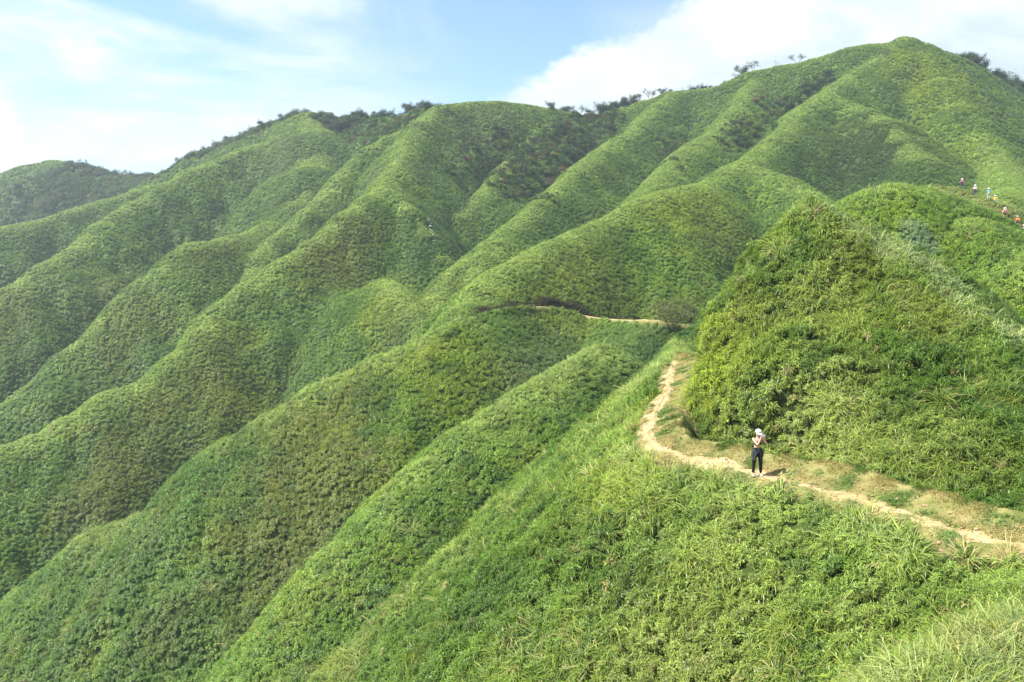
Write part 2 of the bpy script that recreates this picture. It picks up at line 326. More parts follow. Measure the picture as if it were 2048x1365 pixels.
def ground_mat():
    m, t = new_mat('hillside_soil')
    g = N('ShaderNodeNewGeometry', t); pos = g.outputs['Position']
    be = N('ShaderNodeAttribute', t, attribute_name='bench'); tr = N('ShaderNodeAttribute', t, attribute_name='trail'); ti = N('ShaderNodeAttribute', t, attribute_name='tint')
    veg = mixc(t, M2(t, 'MULTIPLY', noise(t, pos, 1.3, 6, 0.7), 0.9), ti.outputs['Color'], (0.03, 0.05, 0.015))
    n1 = noise(t, pos, 1.1, 7, 0.65); n2 = noise(t, pos, 22, 4, 0.7)
    mown = ramp(t, M2(t, 'ADD', M2(t, 'MULTIPLY', n1, 0.7), M2(t, 'MULTIPLY', n2, 0.3)), [(0.35, (0.07, 0.10, 0.022)), (0.47, (0.17, 0.17, 0.055)), (0.58, (0.28, 0.24, 0.10)), (0.72, (0.42, 0.31, 0.15))])
    c = mixc(t, M2(t, 'MULTIPLY', M2(t, 'SUBTRACT', be.outputs['Fac'], M2(t, 'MULTIPLY', n1, 0.5)), 2.5, clamp=True), veg, mown)
    c = mixc(t, M2(t, 'MULTIPLY', M2(t, 'SUBTRACT', tr.outputs['Fac'], M2(t, 'MULTIPLY', n1, 0.6)), 3.0, clamp=True), c, dirt_color(t, pos))
    p = N('ShaderNodeBsdfPrincipled', t); L(t, c, p.inputs['Base Color']); p.inputs['Roughness'].default_value = 0.9; p.inputs['Specular IOR Level'].default_value = 0.15
    bp = N('ShaderNodeBump', t); bp.inputs['Strength'].default_value = 0.6; bp.inputs['Distance'].default_value = 0.05; L(t, n2, bp.inputs['Height']); L(t, bp.outputs[0], p.inputs['Normal'])
    o = N('ShaderNodeOutputMaterial', t); L(t, p.outputs[0], o.inputs[0]); return m
def dirt_mat():
    m, t = new_mat('trodden_clay')
    g = N('ShaderNodeNewGeometry', t); pos = g.outputs['Position']
    p = N('ShaderNodeBsdfPrincipled', t); L(t, dirt_color(t, pos), p.inputs['Base Color']); p.inputs['Roughness'].default_value = 0.95; p.inputs['Specular IOR Level'].default_value = 0.1
    bp = N('ShaderNodeBump', t); bp.inputs['Strength'].default_value = 0.9; bp.inputs['Distance'].default_value = 0.06; L(t, noise(t, pos, 9, 7, 0.7), bp.inputs['Height']); L(t, bp.outputs[0], p.inputs['Normal'])
    o = N('ShaderNodeOutputMaterial', t); L(t, p.outputs[0], o.inputs[0]); return m

# ------------------------------------------------------------------ the hills: one sheet
THX = np.concatenate([np.linspace(-PI, TH[0], 60)[:-1], TH, np.linspace(TH[-1], PI, 60)[1:]])
gT, gR = np.meshgrid(THX, RR)
GX, GY = gR*np.sin(gT), gR*np.cos(gT)
GZ, GB, GTR, GD = height(GX, GY)
def grid_at(x, y, *arrs):
    th = np.arctan2(x, y); r = np.hypot(x, y)
    j = np.interp(th, THX, np.arange(len(THX))); i = np.clip(np.interp(r, RR, np.arange(len(RR))), 0, len(RR)-1.001)
    i0 = np.floor(i).astype(int); j0 = np.minimum(np.floor(j).astype(int), len(THX)-2); fi, fj = i-i0, j-j0
    return [A[i0, j0]*(1-fi)*(1-fj) + A[i0+1, j0]*fi*(1-fj) + A[i0, j0+1]*(1-fi)*fj + A[i0+1, j0+1]*fi*fj for A in arrs]
def cast(px, py):
    """the spot of hillside seen at a surveyed bearing and elevation"""
    D = np.exp(np.linspace(math.log(8), math.log(600), 4000)); a = W(px, py, 1.0); x, y, z = D*a[0], D, D*a[2]
    h = grid_at(x, y, GZ)[0]; i = np.nonzero(h > z)[0]
    return (x[i[0]], y[i[0]], h[i[0]]) if len(i) else None
def zat(x, y): return float(grid_at(np.array([x], float), np.array([y], float), GZ)[0][0])

# tint patches, most of another plant; 'dk' just darkens: (px, py, distance, radius m, kind)
PATCH = [(250,900,116,9,'br'),(215,960,112,7,'br'),(640,850,83,8,'br'),(610,1000,75,7,'br'),(600,1060,72,8,'br'),(660,960,78,6,'yb'),(680,470,166,12,'br'),(640,560,158,9,'br'),(820,600,134,8,'br'),
 (750,760,93,9,'yb'),(1180,560,116,10,'yb'),(1080,600,105,7,'yb'),(1410,460,140,10,'yb'),(1450,580,110,9,'br'),(1760,290,195,16,'br'),(1720,330,190,12,'br'),(1830,130,245,12,'ye'),(1850,180,242,12,'ye'),(1900,250,225,12,'ye'),
 (1900,330,195,14,'ye'),(480,800,127,10,'yb'),(250,640,163,9,'br'),(420,490,186,9,'br'),(905,545,140,6,'br'),(785,580,138,7,'ye'),(250,530,200,12,'br'),(20,600,189,10,'br'),(400,800,130,8,'br'),(540,780,92,7,'yb'),(1290,400,140,8,'ye'),
 (1380,400,150,9,'ye'),(620,390,225,12,'pa'),(720,360,200,14,'pa'),(560,300,275,16,'pa'),(950,240,262,22,'pa'),(760,350,195,9,'ye'),(1320,420,140,7,'ye'),(1150,690,90,9,'gy'),(1060,720,84,6,'gy'),(900,760,84,7,'ye'),(1835,486,71,1.5,'pb'),
 (1400,840,34,2.0,'br'),(1420,700,40,2.2,'br'),(1500,600,38,1.8,'br'),(1700,470,38,1.8,'br'),(1880,600,33,1.8,'br'),(1690,830,31,2.5,'st'),(1860,830,27,2.2,'st'),(1640,560,36,2,'st'),(1650,900,30,2.0,'st'),(1990,820,25,1.5,'st'),
 (1370,800,38,2.5,'ye'),(1400,760,38,2.2,'ye'),(1400,560,41,2,'ye'),(1290,1180,24,2.5,'st'),(1480,1050,22,2,'st'),(1250,1000,30,3,'ye'),(1750,1060,19,1.3,'st'),(1550,1250,18,2,'st'),(1330,1300,21,2,'st'),(1340,660,91,4,'dk'),(1320,700,86,4,'dk'),
 (860,440,177,7,'dk'),(850,520,165,5,'dk'),(1750,250,190,10,'dk'),(1760,380,190,18,'dk'),(1640,330,185,12,'dk'),(1830,400,160,16,'dk'),(820,640,125,6,'dk')]
PCOL = {'br': (0.15,0.165,0.025), 'yb': (0.18,0.22,0.025), 'ye': (0.23,0.31,0.02), 'gy': (0.17,0.22,0.10), 'pa': (0.17,0.23,0.075), 'pb': (0.20,0.30,0.15), 'st': (0.25,0.29,0.07), 'dk': (0.035,0.085,0.025)}
CREST = [W(*p) for p in [(1645,418,40.7),(1680,438,40),(1780,498,38.2),(1850,545,37),(1920,600,35.2),(2048,680,32)]]
def tint_at(x, y, drop):
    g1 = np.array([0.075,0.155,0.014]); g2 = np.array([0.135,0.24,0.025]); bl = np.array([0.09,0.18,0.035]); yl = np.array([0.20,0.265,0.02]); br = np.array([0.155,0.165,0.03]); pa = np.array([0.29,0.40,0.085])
    n1 = fbm(x/23, y/23, 3, 61); n2 = fbm(x/6.5, y/6.5, 3, 71); n3 = fbm(x/2.2, y/2.2, 2, 81); n4 = fbm(x/31+5, y/31, 2, 91)
    R = np.hypot(x, y)
    c = g1 + (g2-g1)*sst(0.5+0.8*n1+0.5*n2)[:, None]
    c = c + (bl-c)*(0.6*sst(-0.1+0.9*n4+0.5*n3))[:, None]
    c = c + (yl-c)*(0.5*sst((n2+0.5*n1-0.25)*1.8))[:, None]
    c = c + (br-c)*(0.30*sst((-n2*0.8+0.7*n4-0.32)*2.2))[:, None]
    near = sst((75-R)/45); c = c*(1+0.14*(1-near)-0.17*near)[:, None]; fr = sst((R-90)/140); c = c + (np.array([0.125,0.20,0.06])-c)*(0.35*fr)[:, None]  # far plants drift paler and bluer with distance: haze painted into the tint
    c = c + (np.array([0.105,0.185,0.018])-c)*(0.55*near*sst(0.55+0.7*n2))[:, None]
    for px, py, D, rad, k in PATCH:
        wx, wy, _ = W(px, py, D); d = np.hypot(x-wx, (y-wy)*0.75)/rad
        f = sst(1.25-d + 0.35*n2 + 0.2*n3)*{'pb': 0.9, 'st': 0.32, 'br': 0.42}.get(k, 0.5)
        c = c + (np.array(PCOL[k])-c)*f[:, None]
    cr = sst(1-drop/3.2)*(0.6+0.4*np.clip(n2+0.5, 0, 1))  # pale crest grass, lightened further to paint relief contrast into the tint
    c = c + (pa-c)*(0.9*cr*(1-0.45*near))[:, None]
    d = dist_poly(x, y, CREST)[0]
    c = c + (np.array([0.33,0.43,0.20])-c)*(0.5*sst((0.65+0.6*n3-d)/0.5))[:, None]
    gl = sst((drop-9)/14)*sst((R-60)/40)                                         # darker bamboo low in the gullies, deepened as painted shade for relief
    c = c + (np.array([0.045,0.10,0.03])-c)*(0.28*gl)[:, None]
    # dry dark stems standing along the cut edge of the far trail
    d, tz, side = dist_poly(x, y, TR_FAR)
    f = sst((1.7-d)/0.5)*(side < 0)*sst((x-(-6))/3)
    c = c + (np.array([0.055,0.045,0.02])-c)*(0.9*f)[:, None]
    d, tz, side = dist_poly(x, y, TR_HIKE)
    c = c + (np.array([0.24,0.25,0.07])-c)*(0.6*sst((5-d)/3))[:, None]
    return c*(1+0.16*n3)[:, None]

def build_ground():
    nr, ntn = GX.shape
    V = np.stack([GX, GY, GZ], -1).reshape(-1, 3)
    V = np.vstack([V, [[0, 0, -1.66]]])
    i = np.arange(nr-1)[:, None]*ntn; j = np.arange(ntn-1)[None, :]
    a = (i+j).ravel(); F = np.stack([a, a+ntn, a+ntn+1, a+1], 1)
    cen = len(V)-1; k = np.arange(ntn-1); F3 = np.stack([np.full(ntn-1, cen), k, k+1], 1)
    me = mesh_np('hills', V, [F, F3], smooth=True)
    me.materials.append(ground_mat())
    ex = lambda A: np.append(A.ravel(), 0)
    set_attr(me, 'bench', ex(GB)); set_attr(me, 'trail', ex(GTR))
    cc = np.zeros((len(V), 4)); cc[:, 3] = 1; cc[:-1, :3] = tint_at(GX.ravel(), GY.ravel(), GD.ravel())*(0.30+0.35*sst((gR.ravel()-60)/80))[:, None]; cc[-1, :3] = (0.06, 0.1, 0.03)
    set_attr(me, 'tint', cc, 'FLOAT_COLOR')
    add('hills', me, kind='structure', label='steep green hillsides of ridges and gullies')
build_ground()

# ------------------------------------------------------------------ trails: thin sheets of trodden clay
DIRT = dirt_mat()
def build_trail(name, P, label, half, lift=0.03, i0=0, i1=None):
    P = P[i0:i1]
    seg = np.linalg.norm(np.diff(P[:, :2], axis=0), axis=1); s = np.concatenate([[0], np.cumsum(seg)])
    n = int(s[-1]/0.12); ss = np.linspace(0, s[-1], n); cx = np.interp(ss, s, P[:, 0]); cy = np.interp(ss, s, P[:, 1])
    tx, ty = np.gradient(cx), np.gradient(cy); l = np.hypot(tx, ty); nx, ny = -ty/l, tx/l
    U = np.linspace(-1, 1, 9)
    wl = half*np.clip(0.85+1.6*fbm(ss/1.5, ss*0+.3, 4, 5), .15, 2.4); wr = half*np.clip(0.95+1.1*fbm(ss/1.7+40, ss*0+.6, 4, 6), .25, 2.4)
    off = np.where(U[None, :] < 0, U[None, :]*wl[:, None], U[None, :]*wr[:, None])
    X = cx[:, None]+nx[:, None]*off; Y = cy[:, None]+ny[:, None]*off
    Z = grid_at(X.ravel(), Y.ravel(), GZ)[0].reshape(X.shape) + lift*(1.15-1.3*U[None, :]**4)
    V = np.stack([X, Y, Z], -1).reshape(-1, 3); m = len(U)
    a = (np.arange(n-1)[:, None]*m+np.arange(m-1)[None, :]).ravel(); F = np.stack([a, a+1, a+m+1, a+m], 1)
    add(name, mesh_np(name, V, F, True), DIRT, kind='structure', label=label)
build_trail('footpath', TR_NEAR, 'sandy clay footpath under the near cone', 0.17)
build_trail('footpath', TR_FAR, 'narrow far footpath cut into the hillside', 0.10, 0.05, 20, 60)
build_trail('footpath', TR_HIKE, 'worn path along the hikers ridge', 0.16, 0.05, 44)

# ------------------------------------------------------------------ plants
def leaf_batch(B, D, Ln, Wd, droop, rs):
    """leaves: base B, unit direction D, length, width, droop -> vertices, triangles, shade"""
    n = len(B); up = np.array([0, 0, 1.0])
    S = np.cross(D, up) + rs.normal(0, 0.15, (n, 3)); S /= np.linalg.norm(S, axis=1, keepdims=True)+1e-9
    mid = B + D*Ln[:, None]*0.45; tip = B + D*Ln[:, None] - up*(droop*Ln)[:, None]
    mid = mid + up*(Ln*0.04)[:, None]
    V = np.stack([B, mid-S*Wd[:, None]/2, mid+S*Wd[:, None]/2, tip], 1).reshape(-1, 3)
    a = np.arange(n)*4; F = np.concatenate([np.stack([a, a+1, a+2], 1), np.stack([a+1, a+3, a+2], 1)])
    return V, F, np.repeat(rs.random(n), 4)
def bamboo_clump(seed, nc, nl, rad, hgt, ll, lw, splay=1.0):
    rs = np.random.default_rng(seed)
    a = rs.random(nc)*2*PI; r = rad*np.sqrt(rs.random(nc)); h = hgt*(0.55+0.45*rs.random(nc))*(1-0.25*(r/rad))
    bx, by = r*np.cos(a), r*np.sin(a)
    k = np.repeat(np.arange(nc), nl); n = len(k)
    la = rs.random(n)*2*PI; el = rs.normal(0.35, 0.35, n); t = rs.random(n)
    B = np.stack([bx[k]*(0.6+0.4*t), by[k]*(0.6+0.4*t), h[k]*(1-0.45*t*t)], 1)
    D = np.stack([np.cos(la)*np.cos(el)*splay, np.sin(la)*np.cos(el)*splay, np.sin(el)+0.1], 1); D /= np.linalg.norm(D, axis=1, keepdims=True)
    Ln = ll*(0.6+0.7*rs.random(n)); Wd = lw*(0.7+0.6*rs.random(n))
    return leaf_batch(B, D, Ln, Wd, 0.25+0.35*rs.random(n), rs)
def grass_tuft(seed, nb, rad, length, width, arch, lean=0.0, spread=0.5):
    rs = np.random.default_rng(seed); nseg = 4
    a = rs.random(nb)*2*PI; r = rad*np.sqrt(rs.random(nb))
    B = np.stack([r*np.cos(a), r*np.sin(a), np.zeros(nb)-0.03], 1)
    az = a + rs.normal(0, 0.7, nb); el = PI/2 - np.abs(rs.normal(spread, 0.25, nb))
    Ln = length*(0.5+0.6*rs.random(nb)); cur = arch*(0.5+rs.random(nb))
    pts = [B]; p = B.copy(); e = el.copy()
    for s in range(nseg):
        p = p + np.stack([np.cos(az)*np.cos(e), np.sin(az)*np.cos(e), np.sin(e)], 1)*(Ln/nseg)[:, None] + np.array([lean*length/nseg*(s+1)/nseg, 0, 0])
        pts.append(p); e = e - cur/nseg*(s+1)*0.8
    S = np.stack([-np.sin(az), np.cos(az), np.zeros(nb)], 1); w = width*(0.7+0.6*rs.random(nb))
    prof = [0.6, 1.0, 0.85, 0.5, 0.0]; V = []
    for s in range(nseg): V += [pts[s]-S*(w*prof[s]/2)[:, None], pts[s]+S*(w*prof[s]/2)[:, None]]
    V.append(pts[nseg]); V = np.stack(V, 1); nvb = V.shape[1]; V = V.reshape(-1, 3)
    a0 = np.arange(nb)*nvb; F = []
    for s in range(nseg-1): F.append(np.stack([a0+2*s, a0+2*s+1, a0+2*s+3, a0+2*s+2], 1))
    T = np.stack([a0+2*(nseg-1), a0+2*(nseg-1)+1, a0+2*nseg], 1)
    return V, [np.concatenate(F), T], np.repeat(rs.random(nb), nvb)
def proto(name, data, mat):
    V, F, lv = data
    me = mesh_np(name, V, F); set_attr(me, 'lv', lv); me.materials.append(mat)
    return bpy.data.objects.new(name, me)
MAT_BAMBOO = leaf_mat('bamboo_leaves', rough=0.38, trans=0.18, var=0.55, spec=0.32)
MAT_GRASS = leaf_mat('silvergrass_blades', rough=0.45, trans=0.30, var=0.40, spec=0.25)
def scatter(name, protos, P, nrm, spin, scl, tint, label, cat=None):
    """one ground-cover object: points that carry copies of a few plants"""
    col = bpy.data.collections.new(name+'_plants')
    for p in protos: col.objects.link(p)
    me = bpy.data.meshes.new(name); me.vertices.add(len(P)); me.vertices.foreach_set('co', np.asarray(P, np.float32).ravel())
    set_attr(me, 'nrm', nrm, 'FLOAT_VECTOR'); set_attr(me, 'spin', spin); set_attr(me, 'scl', scl)
    set_attr(me, 'pick', rng.integers(0, len(protos), len(P)), 'INT')
    set_attr(me, 'tint', np.concatenate([tint, np.ones((len(P), 1))], 1), 'FLOAT_COLOR')
    o = add(name, me, label=label, kind='stuff', cat=cat)
    g = bpy.data.node_groups.new(name+'_scatter', 'GeometryNodeTree')
    g.interface.new_socket('Geometry', in_out='INPUT', socket_type='NodeSocketGeometry'); g.interface.new_socket('Geometry', in_out='OUTPUT', socket_type='NodeSocketGeometry')
    gi, go = g.nodes.new('NodeGroupInput'), g.nodes.new('NodeGroupOutput')
    ip = g.nodes.new('GeometryNodeInstanceOnPoints'); ci = g.nodes.new('GeometryNodeCollectionInfo'); ci.inputs['Collection'].default_value = col
    ci.inputs['Separate Children'].default_value = True; ci.inputs['Reset Children'].default_value = True
    def attr(n_, t_):
        a = g.nodes.new('GeometryNodeInputNamedAttribute'); a.data_type = t_; a.inputs['Name'].default_value = n_; return a.outputs['Attribute']
    cx = g.nodes.new('ShaderNodeCombineXYZ'); L(g, attr('spin', 'FLOAT'), cx.inputs['Z'])
    er = g.nodes.new('FunctionNodeEulerToRotation'); L(g, cx.outputs[0], er.inputs[0])
    al = g.nodes.new('FunctionNodeAlignRotationToVector'); al.axis = 'Z'; L(g, er.outputs[0], al.inputs['Rotation']); L(g, attr('nrm', 'FLOAT_VECTOR'), al.inputs['Vector'])
    L(g, gi.outputs[0], ip.inputs['Points']); L(g, ci.outputs[0], ip.inputs['Instance']); ip.inputs['Pick Instance'].default_value = True
    L(g, attr('pick', 'INT'), ip.inputs['Instance Index']); L(g, al.outputs[0], ip.inputs['Rotation']); L(g, attr('scl', 'FLOAT'), ip.inputs['Scale'])
    L(g, ip.outputs[0], go.inputs[0])
    md = o.modifiers.new('plants', 'NODES'); md.node_group = g
    return o

def sample(r0, r1, dens, half=0.70):
    n = int(dens*half*(r1*r1-r0*r0)*1.25)
    r = np.sqrt(rng.random(n)*(r1*r1-r0*r0)+r0*r0); th = (rng.random(n)*2-1)*half
    return r*np.sin(th), r*np.cos(th)
# what lies deep behind a crest, out of sight also a step aside, carries no plants
HOR = np.maximum.accumulate(((GZ+0.0)/gR), axis=0)
def visible(x, y, z, margin):
    th = np.arctan2(x, y); r = np.hypot(x, y)
    j = np.clip(np.interp(th, THX, np.arange(len(THX))).round().astype(int), 0, len(THX)-1)
    i = np.interp(r*0.985, RR, np.arange(len(RR))).astype(int)
    return (z+1.0)/r + margin > HOR[i, j]
def normals(x, y, e=0.8):
    zx = grid_at(x+e, y, GZ)[0]-grid_at(x-e, y, GZ)[0]; zy = grid_at(x, y+e, GZ)[0]-grid_at(x, y-e, GZ)[0]
    n = np.stack([-zx/(2*e), -zy/(2*e), np.ones_like(x)], 1); return n/np.linalg.norm(n, axis=1, keepdims=True)

def plant_all():
    acc = {k: [] for k in ('bam_near', 'bam_mid', 'bam_far', 'grass', 'short')}
    def put(kind, x, y, scl, tint, tilt=0.5, sink=0.0):
        z = grid_at(x, y, GZ)[0]
        nm = normals(x, y)*tilt + np.array([0, 0, 1.0])*(1-tilt) + rng.normal(0, 0.10, (len(x), 3))
        acc[kind].append((np.stack([x, y, z-sink], 1), nm, rng.random(len(x))*6.283, scl, tint))
    bands = [(11, 19, 36, 'bam_near', 0.72), (19, 30, 32, 'bam_near', 0.76), (30, 46, 24, 'bam_near', 0.85), (46, 70, 15, 'bam_mid', 0.76), (70, 100, 12, 'bam_mid', 0.84), (100, 150, 8.5, 'bam_far', 0.66), (150, 220, 5.8, 'bam_far', 0.78), (220, 330, 3.6, 'bam_far', 0.98), (330, 520, 1.3, 'bam_far', 1.6)]
    for r0, r1, dn, kind, s in bands:
        x, y = sample(r0, r1, dn)
        z, b, tr, dr = grid_at(x, y, GZ, GB, GTR, GD)
        sz = fbm(x/3.1, y/3.1, 2, 55)
        m = visible(x, y, z, 0.02 + 3.0/r1) & (b < 0.25+0.3*rng.random(len(x)))
        x, y, dr, sz = x[m], y[m], dr[m], sz[m]
        crest = np.clip(1-dr/1.2, 0, 1)
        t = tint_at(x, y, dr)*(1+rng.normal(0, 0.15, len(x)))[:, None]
        q = rng.random(len(x)); dd = 0.014 if r1 <= 70 else 0.004; t[q < dd] = np.array([0.25, 0.24, 0.075])*(0.6+0.6*rng.random((int((q < dd).sum()), 1))); t[q > 0.93] *= 0.6
        n5 = fbm(x/1.9+7, y/1.9, 2, 151); k = sst((n5-0.30)*3)[:, None]*(0.65 if r1 <= 100 else 0.3); t = t + (np.array([0.05,0.115,0.015])-t)*k
        put(kind, x, y, s*(0.70+0.45*rng.random(len(x))+(0.30 if r1 <= 70 else 0.14)*sz)*(1-0.3*crest), t, 0.45)
    # long arching grass: on the cone's face, its pale crest, below the trail, round the viewpoint
    for r0, r1, dn, s in [(3.2, 6, 75, 0.36), (6, 11, 60, 0.42), (11, 19, 16, 0.85), (19, 32, 14, 0.95), (32, 55, 9, 1.05), (55, 95, 1.3, 1.15), (95, 140, 0.5, 1.3)]:
        x, y = sample(r0, r1, dn, 0.72)
        z, b, tr, dr = grid_at(x, y, GZ, GB, GTR, GD)
        n = fbm(x/3.4, y/3.4, 3, 101)
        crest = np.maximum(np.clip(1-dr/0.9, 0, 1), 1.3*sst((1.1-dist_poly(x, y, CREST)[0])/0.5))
        if r1 <= 11: keep = np.ones(len(x), bool)
        else: keep = (n + 1.1*crest*rng.random(len(x)) + 0.25*rng.random(len(x)) > (0.27 if r1 < 60 else 0.38))
        m = visible(x, y, z, 0.02+3.0/r1) & keep & (b < 0.4)
        x, y, dr, n = x[m], y[m], dr[m], n[m]; crest = crest[m]
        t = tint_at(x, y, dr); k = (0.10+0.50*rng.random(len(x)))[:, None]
        t = t + (np.array([0.27, 0.32, 0.06]) - t)*k
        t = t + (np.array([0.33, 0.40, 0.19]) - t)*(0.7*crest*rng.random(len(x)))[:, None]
        q = rng.random(len(x)) < (0.14 if r1 <= 11 else 0.08); t[q] = np.array([0.36, 0.33, 0.14])*(0.7+0.5*rng.random((int(q.sum()), 1)))
        put('grass', x, y, s*(0.7+0.6*rng.random(len(x))), t, 0.75)
    # dry dark stems standing along the cut edge of the far trail
    P2 = TR_FAR[26:]; seg = np.linalg.norm(np.diff(P2[:, :2], axis=0), axis=1); s_ = np.concatenate([[0], np.cumsum(seg)]); n = 1500; q = rng.random(n)*s_[-1]
    cx, cy = np.interp(q, s_, P2[:, 0]), np.interp(q, s_, P2[:, 1]); tx, ty = np.interp(q+.1, s_, P2[:, 0])-cx, np.interp(q+.1, s_, P2[:, 1])-cy; l = np.hypot(tx, ty)+1e-6
    o = 0.42+0.5*rng.random(n); x, y = cx+ty/l*o, cy-tx/l*o
    put('grass', x, y, 0.5+0.25*rng.random(n), np.array([0.045, 0.038, 0.016])*(0.6+0.9*rng.random((n, 1))), 0.2)
    # mown and trodden shelf beside the trail
    x, y = sample(16, 52, 150, 0.72); z, b, tr, dr = grid_at(x, y, GZ, GB, GTR, GD)
    m = (b > 0.12) & (tr < 0.35+0.3*rng.random(len(x))) & (fbm(x/0.8, y/0.8, 3, 121)+0.5*rng.random(len(x)) > 0.05); x, y, dr = x[m], y[m], dr[m]
    n = fbm(x/0.9, y/0.9, 3, 131); straw = np.array([0.38, 0.33, 0.14]); gr = np.array([0.11, 0.19, 0.04])
    t = straw + (gr-straw)*sst(0.38+1.3*n)[:, None]; t = t*(0.8+0.4*rng.random(len(x)))[:, None]
    put('short', x, y, 0.75+0.5*rng.random(len(x))+0.4*np.clip(n, 0, 1), t, 0.9)
    P = {
     'bam_near': [proto('bamboo', bamboo_clump(s, 11, 9, 0.32, 0.58, 0.19, 0.032), MAT_BAMBOO) for s in (1, 2, 3)] + [proto('bamboo', bamboo_clump(9, 8, 11, 0.26, 0.80, 0.26, 0.028), MAT_BAMBOO), proto('bamboo', bamboo_clump(12, 10, 9, 0.30, 0.45, 0.15, 0.05), MAT_BAMBOO)],
     'bam_mid': [proto('bamboo', bamboo_clump(s, 9, 7, 0.30, 0.62, 0.22, 0.055), MAT_BAMBOO) for s in (4, 5, 6)],
     'bam_far': [proto('bamboo', bamboo_clump(s, 9, 6, 0.38, 0.72, 0.30, 0.10), MAT_BAMBOO) for s in (7, 8, 10)],
     'grass': [proto('silvergrass', grass_tuft(20+s, 30, 0.13, 0.95+0.15*s, 0.020, 1.6+0.4*s, 0.12, 0.45+0.12*s), MAT_GRASS) for s in range(4)],
     'short': [proto('stubble', grass_tuft(30+s, 20, 0.10, 0.15, 0.012, 1.3, 0.0, 0.8), MAT_GRASS) for s in range(3)]}
    names = {'bam_near': ('bamboo_thicket', 'knee-high cane grass and bamboo leaves covering the near slopes'), 'bam_mid': ('bamboo_thicket', 'dwarf bamboo covering the middle spurs'),
             'bam_far': ('bamboo_thicket', 'dwarf bamboo covering the far ridges'), 'grass': ('long_grass', 'long arching silvergrass blades on crests and slopes'), 'short': ('dry_grass', 'short dry mown grass beside the footpath')}
    for k, lst in acc.items():
        A = [np.concatenate([q[i] for q in lst]) for i in range(5)]
        print(k, len(A[0]))
        scatter(names[k][0], P[k], *A, label=names[k][1])
plant_all()
# ------------------------------------------------------------------ trees
MAT_TREE = {'dark': leaf_mat('dark_tree_leaves', (0.035,0.075,0.028), 0.5, 0.2, False), 'green': leaf_mat('green_tree_leaves', (0.07,0.14,0.03), 0.5, 0.25, False),
            'yellow': leaf_mat('yellow_green_leaves', (0.17,0.22,0.03), 0.5, 0.3, False), 'brown': leaf_mat('brown_tree_leaves', (0.13,0.075,0.05), 0.6, 0.2, False), 'olive': leaf_mat('olive_tree_leaves', (0.115,0.12,0.038), 0.5, 0.25, False)}
BARK = plain_mat('grey_bark', (0.09, 0.075, 0.06), 0.9)
def tube(pts, rad, sides=5):
    P = np.array(pts, float); n = len(P); T = np.gradient(P, axis=0); T /= np.linalg.norm(T, axis=1, keepdims=True)+1e-9
    A = np.cross(T, [0.31, 0.92, 0.21]); A /= np.linalg.norm(A, axis=1, keepdims=True); B = np.cross(T, A)
    a = np.arange(sides)*2*PI/sides
    V = (P[:, None] + (A[:, None]*np.cos(a)[None, :, None] + B[:, None]*np.sin(a)[None, :, None])*np.array(rad)[:, None, None]).reshape(-1, 3)
    F = [[i*sides+j, i*sides+(j+1) % sides, (i+1)*sides+(j+1) % sides, (i+1)*sides+j] for i in range(n-1) for j in range(sides)]
    return V, np.array(F)
def join(parts):
    Vs, Fs, o = [], [], 0
    for V, F in parts: Vs.append(V); Fs.append(F+o); o += len(V)
    return np.vstack(Vs), np.vstack(Fs)
